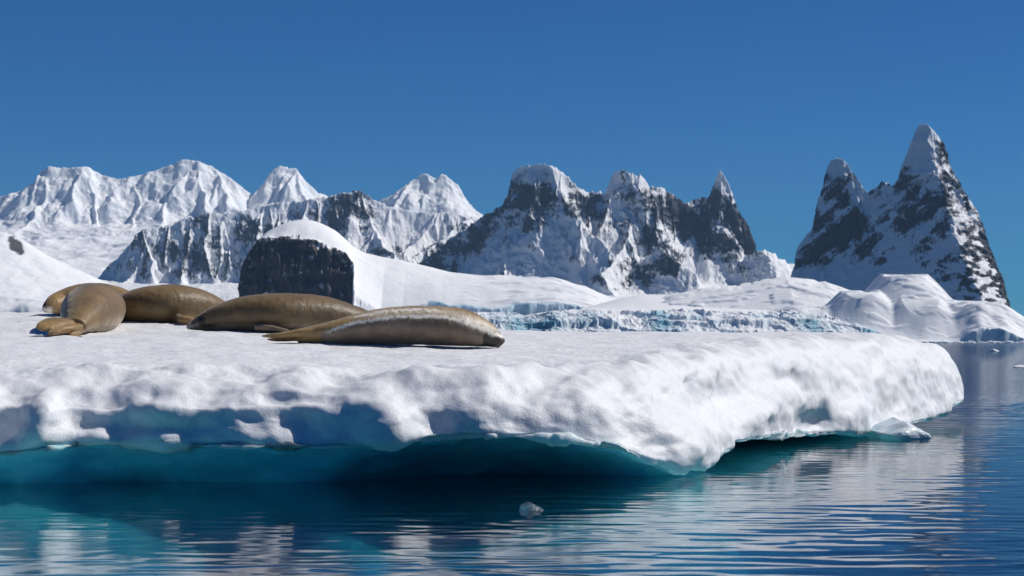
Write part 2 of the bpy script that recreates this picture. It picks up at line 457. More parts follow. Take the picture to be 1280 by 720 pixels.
# --- central rock peaks ---------------------------------------------------------------------------------------------------
def central_peaks():
    R = Range(6400)
    x, y = axes(520, 1040, 1000, spaced((-305, 8, 0.6), (8, 130, 5)))
    lines = [
        dict(p=crestlist(0, (520, 330), (545, 312), (560, 300), (578, 287), (592, 277), (604, 268), (616, 262), (628, 255), (634, 243), (638, 225), (642, 214), (648, 208), (656, 206), (668, 205), (680, 204), (690, 206), (702, 213), (712, 223), (720, 231), (732, 238), (742, 239), (750, 237), (757, 241), (761, 232), (765, 217), (771, 213), (777, 210), (784, 214), (792, 217), (801, 218), (812, 230), (818, 233), (826, 232), (834, 238), (846, 245), (858, 252), (866, 249), (877, 244), (888, 242), (891, 232), (894, 221), (898, 214), (901, 212), (905, 218), (909, 227), (914, 239), (919, 252), (926, 264), (933, 277), (938, 288), (942, 300), (944, 315), (948, 335), (960, 360)), s=2.5, L=70),
        dict(p=[(650, 207, 0), (646, 240, 16), (642, 268, 34), (632, 305, 66), (628, 345, 110), (624, 375, 150)], s=1.7, L=35),
        dict(p=[(690, 206, 0), (698, 235, 14), (708, 255, 28), (732, 282, 50), (752, 302, 74), (766, 318, 95)], s=1.9, L=40),
        dict(p=[(668, 205, 0), (676, 235, 12), (684, 268, 30), (706, 300, 58), (722, 332, 90)], s=1.9, L=35),
        dict(p=[(732, 238, 0), (744, 262, 16), (757, 285, 34), (768, 308, 60)], s=2.2, L=35),
        dict(p=[(777, 210, 0), (782, 245, 15), (786, 275, 32), (784, 297, 66), (772, 318, 92), (748, 345, 130)], s=1.9, L=35),
        dict(p=[(784, 297, 66), (797, 325, 88), (812, 352, 112), (822, 376, 130)], s=1.8, L=30),
        dict(p=[(812, 230, 0), (822, 265, 20), (818, 295, 40)], s=2.2, L=35),
        dict(p=[(858, 252, 0), (862, 285, 18), (850, 310, 36)], s=2.2, L=35),
        dict(p=[(901, 212, 0), (900, 248, 14), (906, 285, 30), (898, 325, 55)], s=2.4, L=35),
        dict(p=[(815, 308, 78), (828, 311, 80), (845, 326, 92), (870, 342, 108), (900, 358, 130)], s=1.5, L=26),
        dict(p=crestlist(45, (905, 372), (915, 350), (930, 328), (944, 315), (952, 312), (960, 311), (974, 316), (992, 326), (1030, 345), (1060, 370)), s=1.3, L=40),
    ]
    wx, wy = warp(x, y, 8, 26, 205)
    wx = x + (wx - x) * (0.35 + 0.65 * sstep(-5, -30, y))
    H = R.ridges(wx, wy, lines)
    base = basepoly(y, [(-300, -10), (-255, 24), (-150, 50), (-90, 66), (-30, 78), (0, 70), (60, 40)]) + 3 * fbm(x / 50, y / 40, 4, 221)
    H = smax(H, base, 6)
    sl, gx, gy = slope_of(x, y, H)
    k = sstep(0.4, 1.1, sl)
    H = H + k * (6.0 * (ridged(wx / 18, wy / 16, 5, 241, 0.56) - 0.6) + 1.0 * (ridged(x / 5, y / 5, 3, 247) - 0.6)) + 0.5 * fbm(x / 4, y / 4, 3, 255)
    H = smin(H, np.maximum(R.C, 0) + JAG * (1.6 * fbm(x / 6, y / 7, 3, 61) + 1.5 * (ridged(x / 7, y / 9, 3, 67) - 0.75)), 4)
    sl, gx, gy = slope_of(x, y, H)
    big = fbm(x / 26 + 9, H / 22, 5, 261, 0.6)
    sl = blur(sl, 4)
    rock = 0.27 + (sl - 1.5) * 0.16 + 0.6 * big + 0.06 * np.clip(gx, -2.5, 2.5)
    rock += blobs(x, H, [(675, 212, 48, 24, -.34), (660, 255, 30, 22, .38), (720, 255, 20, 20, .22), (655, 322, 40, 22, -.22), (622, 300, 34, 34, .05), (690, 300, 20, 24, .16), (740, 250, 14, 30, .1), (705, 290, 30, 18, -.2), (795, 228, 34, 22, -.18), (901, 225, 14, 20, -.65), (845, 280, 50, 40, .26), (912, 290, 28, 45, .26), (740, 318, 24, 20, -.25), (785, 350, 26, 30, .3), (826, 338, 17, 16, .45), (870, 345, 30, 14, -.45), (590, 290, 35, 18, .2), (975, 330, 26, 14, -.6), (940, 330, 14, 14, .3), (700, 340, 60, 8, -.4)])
    rock = rock * sstep(0.4, 0.95, sl) - 0.4 * (1 - sstep(0.4, 0.95, sl))
    me = R.mesh("mountain", x, y, H, -20, (sstep(0.7, 1.5, sl) * (0.12 + 0.88 * blur(sstep(0.30, 0.60, rock), 2)), 4.0, 20.0, 95), ([520, 600, 690, 740, 790, 850, 905, 960, 1040], [62, 42, 0, 20, -4, 26, 0, 40, 60], 0.42, 215))
    attr(me, "rock", rock); attr(me, "ice", 0 * H); attr(me, "deepice", 0 * H)
    link("mountain", me, mountain_material("peaks_snow_and_rock", R.u, (0.022, 0.029, 0.044), (0.058, 0.068, 0.086)),
         "jagged dark rock peaks with snow summits at the middle of the range", "mountain", "structure")

# --- black cliff under a snow dome, with its long snow slope -----------------------------------------------------------------
def dome_cliff():
    R = Range(3500)
    x, y = axes(250, 830, 1000, spaced((-240, -140, 1.2), (-140, -96, 0.45), (-96, -56, 0.35), (-56, 60, 1.0), (60, 160, 6)))
    X = x + 640
    top = np.interp(X, [250, 296, 306, 318, 326, 335, 350, 362, 376, 390, 405, 420, 432, 442, 455, 475, 500, 530, 560, 600, 640, 690, 730, 770, 800, 830],
                    [-10, 34, 84, 106, 124, 137, 146, 151, 153, 152, 147, 139, 129, 120, 113, 108, 103, 95, 88, 84, 82, 80, 70, 52, 30, 10])
    for _ in range(3):
        top = (np.roll(top, 5, 1) + top * 2 + np.roll(top, -5, 1)) / 4
    # profile in depth: the crest lies at y=-5, snow falls gently towards us
    fall = np.where(y < -5, (np.abs(y + 5) / 70.0) ** 1.7 * np.interp(X, [250, 316, 326, 336, 350, 376, 400, 420, 440, 449, 485, 510, 560, 640, 770], [2, 2, 6, 14, 24, 31, 29, 22, 12, 16, 25, 25, 20, 18, 12]), ((y + 5) / 150.0) ** 2 * 60)
    H = top - fall + 2.2 * fbm(x / 70, y / 40, 3, 301)
    H += 2.6 * sstep(560, 640, X) * sstep(-0.1, 0.5, fbm(x / 55, y / 16, 3, 305))
    # cliff edge in plan (in front of the dome), x 300..455
    edge = np.interp(X, [250, 298, 306, 316, 330, 350, 390, 420, 440, 449, 454, 460, 500, 540], [60, 30, -38, -58, -66, -70, -74, -78, -82, -88, -150, -290, -290, -290])
    edge = edge + 17 * fbm(x / 26, x * 0 + 3, 4, 311, 0.6) + 5 * (ridged(x / 9, x * 0, 3, 313) - 0.6)
    foot = np.full_like(H, 22.0) * sstep(-235, -200, y) - 8 * (y < -225) + 6 * fbm(x / 20, y / 20, 3, 317)
    yw = y + (X < 460) * (9 * fbm(x / 17, y / 7, 4, 371, 0.6) + 6 * (ridged(x / 9 + y / 12, y / 9, 3, 373) - 0.6))
    led = edge - 20 + 14 * fbm(x / 20, x * 0 + 9, 3, 375)
    c = 0.58 * np.clip((yw - edge + 16) / 17.0, 0, 1) ** 0.8 + 0.42 * np.clip((yw - led + 18) / 19.0, 0, 1) ** 0.8
    H = foot + (H - foot) * c
    # seaward end of the snow slope: an ice cliff
    front = np.interp(X, [440, 475, 540], [-165, -140, -118]) + 9 * fbm(x / 40, x * 0 + 8, 4, 331) + 2 * (ridged(x / 22, x * 0 + 1, 2, 335) - 0.6)
    c2 = sstep(-5, 2.0, y + 4 * fbm(x / 14, y / 10, 3, 333) - front)
    low = 8.0 + 4 * fbm(x / 12, y / 9, 3, 337)
    H = np.where(X > 440, low + (H - low) * c2, H)
    sl, gx, gy = slope_of(x, y, H)
    H = H + sstep(1.2, 3, sl) * (6.0 * (ridged(x / 17 + y / 22, y / 10, 5, 341, 0.55) - 0.6) + 4.0 * fbm(x / 9, y / 7, 4, 343)) * (X < 462) + 0.25 * fbm(x / 8, y / 5, 3, 347)
    cl = (X < 451 + 9 * fbm(H / 16, x / 30, 3, 353)) * sstep(-50, -40, y - edge) * sstep(6.0, 1.0, y - edge + 5 * fbm(x / 9, y / 9, 4, 351))
    sl = blur(sl, 6)
    rock = -0.6 + 1.45 * cl * sstep(0.5, 1.2, sl)
    rock += 0.5 * cl * fbm(x / 9, H / 7, 4, 355) - 0.5 * cl * sstep(0.25, 0.45, fbm(x / 13, H / 5, 3, 357))
    me = R.mesh("hill", x, y, H, -20, (blur(cl * 1.0, 5) * 1.0, 9.0, 26.0, 391))
    attr(me, "rock", rock)
    icef = (X > 540) * sstep(0.9, 2.0, sl) * sstep(40, 20, y - front)
    attr(me, "ice", 0.55 * icef); attr(me, "deepice", 0.6 * icef * sstep(0.05, 0.3, fbm(x / 30, H / 20, 3, 361)))
    link("hill", me, mountain_material("dome_snow_and_black_rock", R.u, (0.026, 0.029, 0.036), (0.115, 0.105, 0.10), rough=0.25),
         "rounded snow dome on a black rock cliff with a smooth white slope", "hill", "structure")

# --- the two sharp peaks at right ---------------------------------------------------------------------------------------------
def right_peaks():
    R = Range(4300)
    x, y = axes(900, 1330, 1100, spaced((-265, 8, 0.5), (8, 120, 4)))
    lines = [
        dict(p=crestlist(0, (955, 385), (975, 362), (988, 345), (993, 330), (996, 314), (1006, 300), (1016, 289), (1019, 270), (1021, 253), (1026, 238), (1030, 222), (1034, 206), (1040, 199), (1047, 196), (1054, 198), (1062, 208), (1069, 219), (1077, 229), (1083, 238), (1087, 239), (1093, 232), (1101, 226), (1110, 228), (1118, 233), (1123, 222), (1128, 206), (1134, 190), (1139, 176), (1144, 162), (1149, 154), (1156, 153), (1163, 158), (1170, 166), (1177, 176), (1182, 186), (1186, 199), (1191, 212), (1198, 226), (1206, 240), (1213, 254), (1220, 268), (1226, 285), (1232, 303), (1239, 322), (1246, 340), (1253, 360), (1258, 378), (1262, 398), (1270, 420)), s=2.6, L=70),
        dict(p=[(1156, 153, 0), (1160, 185, 14), (1164, 220, 32), (1167, 255, 50), (1160, 285, 64), (1163, 320, 80), (1176, 350, 104), (1196, 385, 136)], s=1.75, L=40),
        dict(p=[(1047, 196, 0), (1052, 225, 12), (1046, 260, 28), (1030, 300, 52), (1015, 330, 75)], s=2.2, L=35),
        dict(p=[(1101, 226, 0), (1092, 255, 14), (1072, 290, 34), (1045, 330, 62), (1020, 360, 90)], s=2.0, L=35),
        dict(p=[(1130, 200, 0), (1128, 240, 18), (1112, 280, 40), (1092, 320, 64), (1075, 350, 90)], s=2.1, L=35),
        dict(p=[(1182, 186, 0), (1192, 232, 18), (1206, 290, 42), (1222, 340, 66), (1236, 385, 90)], s=2.2, L=35),
    ]
    wx, wy = warp(x, y, 7, 26, 405)
    wx = x + (wx - x) * (0.35 + 0.65 * sstep(-4, -26, y))
    H = R.ridges(wx, wy, lines)
    bx = np.interp(x + 640, [900, 940, 980, 1040, 1120, 1180, 1240, 1330], [0, 0.35, 0.85, 1, 0.95, 0.6, 0.3, 0.0])
    base = (basepoly(y, [(-260, -10), (-210, 26), (-150, 44), (-100, 62), (-50, 84), (-20, 88), (0, 70), (60, 30)]) + 3 * fbm(x / 50, y / 40, 4, 421)) * bx
    H = smax(H, base, 12)
    sl, gx, gy = slope_of(x, y, H)
    k = sstep(0.5, 1.2, sl)
    H = H + k * (5.0 * (ridged(wx / 16, wy / 14, 5, 441, 0.56) - 0.6) + 1.0 * (ridged(x / 5, y / 5, 3, 447) - 0.6)) + 0.5 * fbm(x / 4, y / 4, 3, 455)
    H = smin(H, np.maximum(R.C, 0) + JAG * (1.6 * fbm(x / 6, y / 7, 3, 61) + 1.5 * (ridged(x / 7, y / 9, 3, 67) - 0.75)), 4)
    sl, gx, gy = slope_of(x, y, H)
    # ledges that dip to the left, across the shaded faces
    ca, sa = math.cos(math.radians(40)), math.sin(math.radians(40))
    along = x * ca + H * sa; across = -x * sa + H * ca
    ac2 = across + 7 * fbm(x / 26, H / 26, 3, 465)
    band = 0.75 * fbm(along / 62, ac2 / 11, 5, 461, 0.6) + 0.75 * fbm(along / 30, ac2 / 24, 4, 463, 0.55)
    leftw = sstep(1175, 1150, x + 640)
    spots = fbm(x / 24 - H / 50, H / 16, 4, 471, 0.55)
    sl = blur(sl, 4)
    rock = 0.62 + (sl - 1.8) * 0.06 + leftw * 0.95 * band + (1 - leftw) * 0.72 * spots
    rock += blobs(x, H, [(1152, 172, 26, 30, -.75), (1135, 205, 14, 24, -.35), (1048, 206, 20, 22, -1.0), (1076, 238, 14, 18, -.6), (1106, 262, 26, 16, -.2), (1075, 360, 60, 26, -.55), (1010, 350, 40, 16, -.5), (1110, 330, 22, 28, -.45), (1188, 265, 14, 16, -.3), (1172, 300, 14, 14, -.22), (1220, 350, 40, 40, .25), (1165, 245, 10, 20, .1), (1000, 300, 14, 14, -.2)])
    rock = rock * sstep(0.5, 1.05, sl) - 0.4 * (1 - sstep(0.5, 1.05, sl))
    me = R.mesh("mountain", x, y, H, -20, (sstep(0.7, 1.5, sl) * (0.12 + 0.88 * blur(sstep(0.30, 0.60, rock), 2)), 4.0, 20.0, 95), ([900, 1020, 1110, 1162, 1330], [250, 165, 70, 0, 40], 0.10, 250))
    attr(me, "rock", rock); attr(me, "ice", 0 * H); attr(me, "deepice", 0 * H)
    link("mountain", me, mountain_material("spire_snow_and_rock", R.u, (0.022, 0.028, 0.041), (0.064, 0.067, 0.077)),
         "twin pointed rock peak, the tallest spire above the white shore at right", "mountain", "structure")

# --- snow slopes and glacier front along the shore ------------------------------------------------------------------------------
def shore_hills():
    R = Range(3150)
    x, y = axes(690, 1420, 1300, spaced((-150, -112, 0.4), (-112, 30, 0.8), (30, 90, 5)))
    X = x + 640
    lines = [
        (1130, 346, 0, 62, 40, 46), (1075, 366, 42, 50, 36, 34), (1215, 378, 50, 64, 34, 26), (1150, 372, 60, 50, 30, 30), (1290, 398, 40, 70, 40, 14),
        (1010, 385, 40, 60, 40, 16), (1108, 392, 88, 40, 20, 18)]
    H = np.full(x.shape, 0.0)
    H = smax(H, np.interp(X, [690, 770, 810, 840, 880, 930, 990, 1040, 1090, 1160, 1420], [0, 22, 44, 58, 66, 72, 82, 76, 60, 20, 5]) * sstep(-110, 60, y), 6)
    for (px, py, dd, rx, ry, hh) in lines:
        cx, cy, cz = R.p(px, py, dd)
        d = ((x - cx) / rx) ** 2 + ((y - cy) / (ry * 1.6)) ** 2
        H = smax(H, cz * np.clip(1.18 * np.exp(-d * 0.75) - 0.0, 0, 1.0) ** 0.9, 5)
    H = H + 1.5 * fbm(x / 50, y / 30, 2, 501) + 2.8 * sstep(0.0, 0.3, fbm(x / 45 + y / 60, y / 12, 3, 503)) * sstep(8, 30, H)
    front = np.interp(X, [780, 1000, 1100, 1160, 1200, 1250, 1300, 1420], [-104, -104, -112, -116, -112, -116, -108, -112]) + 7 * fbm(x / 26, x * 0, 4, 511) + 1.5 * (ridged(x / 18, x * 0 + 2, 2, 515) - 0.6)
    wall = (0.62 + 0.35 * fbm(x / 30, y / 30, 2, 518)) * sstep(1160, 1205, X) * sstep(1275, 1235, X)
    c = sstep(-2.5, 1.0, y - front) * wall + (0.16 * sstep(-3, 2, y - front) + 0.84 * sstep(-116, -52, y + 5 * fbm(x / 50, y / 50, 2, 519))) * (1 - wall)
    lift = np.interp(X, [780, 1050, 1130, 1180, 1240, 1300, 1420], [14, 12, 9, 8, 10, 7, 6]) + 5 * fbm(x / 14, x * 0 + 5, 3, 517)
    H = np.maximum(H, (lift * (0.35 + 0.65 * wall)) * sstep(-2, 30, y - front) + 3)
    H = -4 + (H + 4) * c
    sl, gx, gy = slope_of(x, y, H)
    H = H + 0.22 * fbm(x / 7, y / 5, 3, 521)
    me = R.mesh("hill", x, y, H, -6)
    icef = sstep(1.0, 2.2, sl) * sstep(14, 4, y - front) * (0.25 + 0.75 * wall)
    attr(me, "rock", 0 * H - 0.75)
    attr(me, "ice", 0.5 * icef); attr(me, "deepice", 0.75 * icef * sstep(0.08, 0.28, fbm(x / 16, H / 12, 3, 531)))
    link("hill", me, mountain_material("shore_snow", R.u, (0.05, 0.05, 0.05), (0.1, 0.1, 0.1), rough=0.15),
         "low smooth snow hummocks along the waterline below the twin peak", "hill", "structure")

def glacier_front():
    R = Range(3050)
    x, y = axes(560, 1150, 1300, spaced((-85, -10, 0.45), (-10, 60, 0.9), (60, 220, 4)))
    X = x + 640
    top = np.interp(X, [560, 600, 640, 655, 690, 740, 800, 850, 900, 950, 1000, 1040, 1070, 1095, 1115, 1150],
                    [37, 38, 38, 34, 40, 41, 40, 41, 40, 39, 38, 35, 27, 18, 8, 4])
    top = top + sstep(55, 8, y) * (2.2 * fbm(x / 9, y / 9, 4, 601) + 3.0 * (ridged(x / 17 + y / 40, y / 14, 3, 603) - 0.6))
    sy = y + 11 * fbm(x / 34, x * 0, 3, 611) + 4 * (ridged(x / 12, y / 20, 3, 613) - 0.6)
    gx_, gy_ = x / 38 + 0.6 * fbm(x / 30, y / 20, 2, 651) + y / 60, sy / 24
    rid, ccx, ccy, bd = worley(gx_, gy_, 653)
    rid2, _, ccy2, bd2 = worley(gx_ * 2.6, gy_ * 2.4, 655)
    yc = 0.25 * ccy * 24 + 0.75 * sy + 3 * (rid - 0.5)
    c = sstep(-54, -40, yc) * 0.42 + sstep(-42, -18, yc) * 0.33 + sstep(-22, 16, yc) * 0.25
    crack = sstep(0.14, 0.0, bd) * 0.10 + sstep(0.2, 0.0, bd2) * 0.02
    blk = sstep(40, 5, y)
    c = c * (1 - blk * (crack + 0.22 * (rid - 0.4) ))
    H = -4 + (top + 4) * c
    # the snowfield behind climbs to meet the slopes
    H = H + sstep(20, 210, y) * 24 * sstep(700, 820, X)
    sl, gx, gy = slope_of(x, y, H)
    H = H + sstep(0.3, 1.2, sl) * (1.6 * (ridged(x / 24 + y / 20, y / 18, 2, 631) - 0.6)) + 0.2 * fbm(x / 5, y / 5, 3, 635)
    sl, gx, gy = slope_of(x, y, H)
    icef = sstep(0.45, 1.4, sl) * sstep(30, 5, y)
    n = fbm(x / 34, H / 22, 4, 641)
    deep = blobs(x, H, [(665, 405, 34, 16, 1.0), (825, 402, 16, 14, .8), (1012, 404, 14, 12, .8), (1085, 414, 14, 8, .9), (735, 400, 10, 14, .5)])
    me = R.mesh("glacier", x, y, H, -6)
    attr(me, "rock", 0 * H - 0.75)
    attr(me, "ice", np.clip(icef * (0.22 + 0.8 * n), 0, 0.55)); attr(me, "deepice", np.clip(1.3 * deep * sstep(0.25, 0.8, sl) * (0.9 + n), 0, 0.95))
    link("glacier", me, mountain_material("glacier_ice", R.u, (0.05, 0.05, 0.05), (0.1, 0.1, 0.1), rough=0.15),
         "low broken glacier front of pale blue ice behind the floe", "glacier", "structure")

def left_snow():
    R = Range(5200)
    x, y = axes(-220, 260, 600, spaced((-215, 20, 0.9), (20, 120, 5)))
    X = x + 640
    lines = [
        dict(p=crestlist(0, (-220, 268), (-80, 276), (-20, 283), (2, 288), (18, 293), (32, 303), (45, 318), (58, 332), (70, 347), (78, 362), (92, 374), (130, 384), (200, 392)), s=0.62, L=60),
        dict(p=[(-40, 340, 60), (0, 342, 62), (30, 352, 66), (60, 372, 76), (90, 388, 80)], s=1.0, L=60),
    ]
    wx, wy = warp(x, y, 5, 30, 705)
    H = blur(R.ridges(wx, wy, lines, 1, 20, 0), 4)
    H = smax(H, basepoly(y, [(-210, -10), (-160, 18), (0, 40), (60, 30)]), 10) + 1.5 * fbm(x / 20, y / 20, 4, 711)
    sl, gx, gy = slope_of(x, y, H)
    rock = -0.5 + blobs(x, H, [(15, 297, 6, 6, 1.0), (22, 304, 8, 6, 1.1), (30, 311, 8, 7, 1.1), (37, 319, 7, 6, 0.95), (2, 300, 4, 6, 1.0), (24, 312, 6, 5, .6)])
    me = R.mesh("hill", x, y, H)
    attr(me, "rock", rock); attr(me, "ice", 0.25 * sstep(1.2, 2, sl)); attr(me, "deepice", 0 * H)
    link("hill", me, mountain_material("left_snow", R.u, (0.06, 0.06, 0.065), (0.12, 0.115, 0.11), rough=0.15),
         "white snow slope with one dark rock patch at the far left", "hill", "structure")

far_massif(); dark_ridge(); central_peaks(); dome_cliff(); right_peaks(); shore_hills(); glacier_front(); left_snow()

# ------------------------------------------------------------------ clear cold air that turns far things blue
def haze():
    bm = bmesh.new()
    bmesh.ops.create_cube(bm, size=1.0)
    x0, x1, y0, y1, z0, z1 = -9300, 9300, -400, 12600, -8, 960
    for v in bm.verts:
        v.co = ((x0 + x1) / 2 + v.co.x * (x1 - x0), (y0 + y1) / 2 + v.co.y * (y1 - y0), (z0 + z1) / 2 + v.co.z * (z1 - z0))
    me = bpy.data.meshes.new("haze"); bm.to_mesh(me); bm.free()
    m = M("haze_air")
    m.n.remove(m.bsdf)
    v = m.node("ShaderNodeVolumePrincipled")
    v.inputs["Color"].default_value = (0.42, 0.68, 1.0, 1)
    v.inputs["Density"].default_value = 2.8e-5
    m.t.links.new(v.outputs[0], m.out.inputs["Volume"])
    link("haze", me, m.m, "thin blue air between the boat and the far mountains", "haze", "stuff")
haze()

# ------------------------------------------------------------------ water
def water():
    def axis(a, b, st, lo, hi):
        core = list(np.arange(a, b, st)); up = []; v = b; s_ = st
        while v < hi:
            up.append(v); s_ *= 1.22; v += s_
        up.append(hi)
        dn = []; v = a; s_ = st
        while v > lo:
            s_ *= 1.22; v -= s_; dn.append(max(v, lo))
        return np.array(dn[::-1] + core + up)
    xs = axis(-4.5, 9.5, 0.03, -9000, 9000)
    ys = axis(8.5, 34, 0.028, -300, 12000)
    x, y = np.meshgrid(xs, ys)
    qx = x + 0.25 * fbm(x / 1.3, y / 0.8, 2, 801); qy = y + 0.10 * fbm(x / 1.1 + 7, y / 0.6, 2, 803)
    h = 0.0032 * fbm(qx / 1.7, qy / 0.70, 2, 811, 0.5) + 0.0030 * pn(qx / 0.46 + qy / 1.8, qy / 0.20, 815) + 0.0017 * pn(qx / 0.22 - qy / 1.2, qy / 0.10, 817) * (0.35 + 0.65 * sstep(-0.2, 0.3, pn(x / 1.7, y / 1.1, 819)))
    calm = 0.55 + 0.9 * sstep(-0.3, 0.4, fbm(x / 6, y / 3, 2, 821))
    calm = calm * (0.45 + 0.55 * sstep(17.5, 13.0, y - 0.55 * np.maximum(x, 0)) + 0.6 * sstep(2.5, 5.5, x - 0.1 * (y - 16)))
    fade = sstep(80, 30, np.abs(x)) * sstep(110, 40, y) * sstep(-10, 5, y)
    h = h * calm * fade
    me = grid_mesh("water", np.stack([x, y, h], -1))
    m = M("sea_water")
    fres = m.node("ShaderNodeFresnel"); fres.inputs["IOR"].default_value = 1.333
    pos = m.pos(0.5, 1.6, 1)
    far = m.noise(pos, 1.1, 5, 0.6)
    geo = m.node("ShaderNodeNewGeometry"); sp = m.node("ShaderNodeSeparateXYZ")
    m.t.links.new(geo.outputs["Position"], sp.inputs[0])
    open_ = m.node("ShaderNodeMapRange"); open_.inputs[1].default_value = 22; open_.inputs[2].default_value = 45
    m.t.links.new(sp.outputs["Y"], open_.inputs[0])
    nrm = m.bump(m.math('MULTIPLY', far, open_.outputs[0]), 0.80, 0.12)
    m.t.links.new(nrm, fres.inputs["Normal"])
    gl = m.node("ShaderNodeBsdfGlossy"); gl.inputs["Roughness"].default_value = 0.03
    m.t.links.new(nrm, gl.inputs["Normal"])
    tr = m.node("ShaderNodeBsdfTransparent")
    tr.inputs["Color"].default_value = (0.86, 0.96, 0.97, 1)
    mx = m.node("ShaderNodeMixShader")
    m.t.links.new(fres.outputs[0], mx.inputs[0]); m.t.links.new(tr.outputs[0], mx.inputs[1]); m.t.links.new(gl.outputs[0], mx.inputs[2])
    m.t.links.new(mx.outputs[0], m.out.inputs["Surface"])
    ab = m.node("ShaderNodeVolumeAbsorption")
    ab.inputs["Color"].default_value = (0.0, 0.70, 0.80, 1); ab.inputs["Density"].default_value = 0.9
    sc = m.node("ShaderNodeVolumeScatter")
    sc.inputs["Color"].default_value = (0.08, 0.42, 1.0, 1); sc.inputs["Density"].default_value = 0.03
    ad = m.node("ShaderNodeAddShader")
    m.t.links.new(ab.outputs[0], ad.inputs[0]); m.t.links.new(sc.outputs[0], ad.inputs[1])
    m.t.links.new(ad.outputs[0], m.out.inputs["Volume"])
    m.n.remove(m.bsdf)
    link("water", me, m.m, "calm deep blue sea water rippling round the ice floe", "water", "structure")
    # an added navy sheet: its colour stands in for light scattered in deep water
    bm = bmesh.new()
    for p in ((-9000, -300), (9000, -300), (9000, 12000), (-9000, 12000)):
        bm.verts.new((p[0], p[1], -6.0))
    bm.faces.new(bm.verts[:])
    sb = bpy.data.meshes.new("deep_light_sheet"); bm.to_mesh(sb); bm.free()
    d = M("deep_blue")
    d.bsdf.inputs["Base Color"].default_value = (0.02, 0.055, 0.13, 1); d.bsdf.inputs["Roughness"].default_value = 1
    d.bsdf.inputs["Specular IOR Level"].default_value = 0
    link("deep_light_sheet", sb, d.m, "dark blue sheet standing in for light scattered by the deep water", "deep_light_sheet", "structure")
water()

# ------------------------------------------------------------------ ice floe
def cat(P, t, n, closed=True):
    """smooth closed polyline through control points P resampled"""
    pass

FLOE = [  # px at the outer bulge, distance, lip row, undercut depth, underwater foot, flute, shoulder inset
    (-330, 15.2, 566, 0.35, 3.5, 0.0),
    (-120, 15.1, 566, 0.30, 4.0, 0.0),
    (0, 15.15, 566, 0.28, 3.7, 0.0),
    (60, 15.2, 562, 0.32, 3.2, 0.0),
    (120, 15.3, 552, 0.42, 2.2, 0.0),
    (200, 15.3, 556, 0.45, 1.0, 0.0),
    (300, 15.2, 557, 0.5, 0.4, 0.0),
    (420, 15.1, 558, 0.6, 0.5, 0.0),
    (500, 15.2, 556, 0.9, 0.4, 0.0),
    (580, 15.35, 549, 1.1, 0.7, 0.0),
    (650, 15.45, 546, 1.2, 1.4, 0.0),
    (720, 15.55, 551, 1.25, 1.8, 0.0),
    (780, 15.75, 568, 0.9, 1.8, 0.0),
    (850, 16.3, 590, 0.25, 1.6, 0.1),
    (895, 17.2, 577, 0.35, 1.0, 0.1),
    (925, 18.4, 553, 1.1, 0.8, 0.1),
    (985, 20.3, 547, 1.6, 0.6, 0.2),
    (1060, 22.4, 541, 1.7, 0.5, 0.6),
    (1130, 24.3, 534, 1.5, 0.5, 1.0),
    (1180, 26.0, 516, 1.6, 0.5, 1.0),
    (1204, 27.6, 500, 1.6, 0.5, 0.9),
]
BACK = [(6.35, 29.0), (5.6, 30.6), (3.5, 31.6), (0.5, 31.8), (-3.5, 31.4), (-7.5, 30.5), (-11.0, 28.5), (-12.6, 25), (-12.4, 20.5), (-11.0, 17), (-9.0, 15.6)]
SPINE = ((-7.5, 22.5), (1.6, 26.3))

def top_z(X, Y):
    """height of the upper surface"""
    yy = np.clip(Y, 15, 40)
    left = np.interp(yy, [15, 15.6, 17.5, 19.5, 21.5, 23, 24.5, 27, 40], [0.76, 0.80, 0.97, 1.09, 1.21, 1.33, 1.44, 1.50, 1.42])
    right = np.interp(yy, [15, 15.6, 17.5, 19.5, 21.5, 24, 26, 28, 40], [0.74, 0.78, 0.93, 1.03, 1.11, 1.18, 1.22, 1.20, 1.05])
    z = left + (right - left) * sstep(-3.2, 0.8, X)
    z = z - 0.10 * sstep(3.8, 6.2, X)
    z = z + 0.035 * fbm(X / 2.2, Y / 2.6, 3, 901) + 0.016 * fbm(X / 0.8, Y / 1.0, 3, 903)
    return z

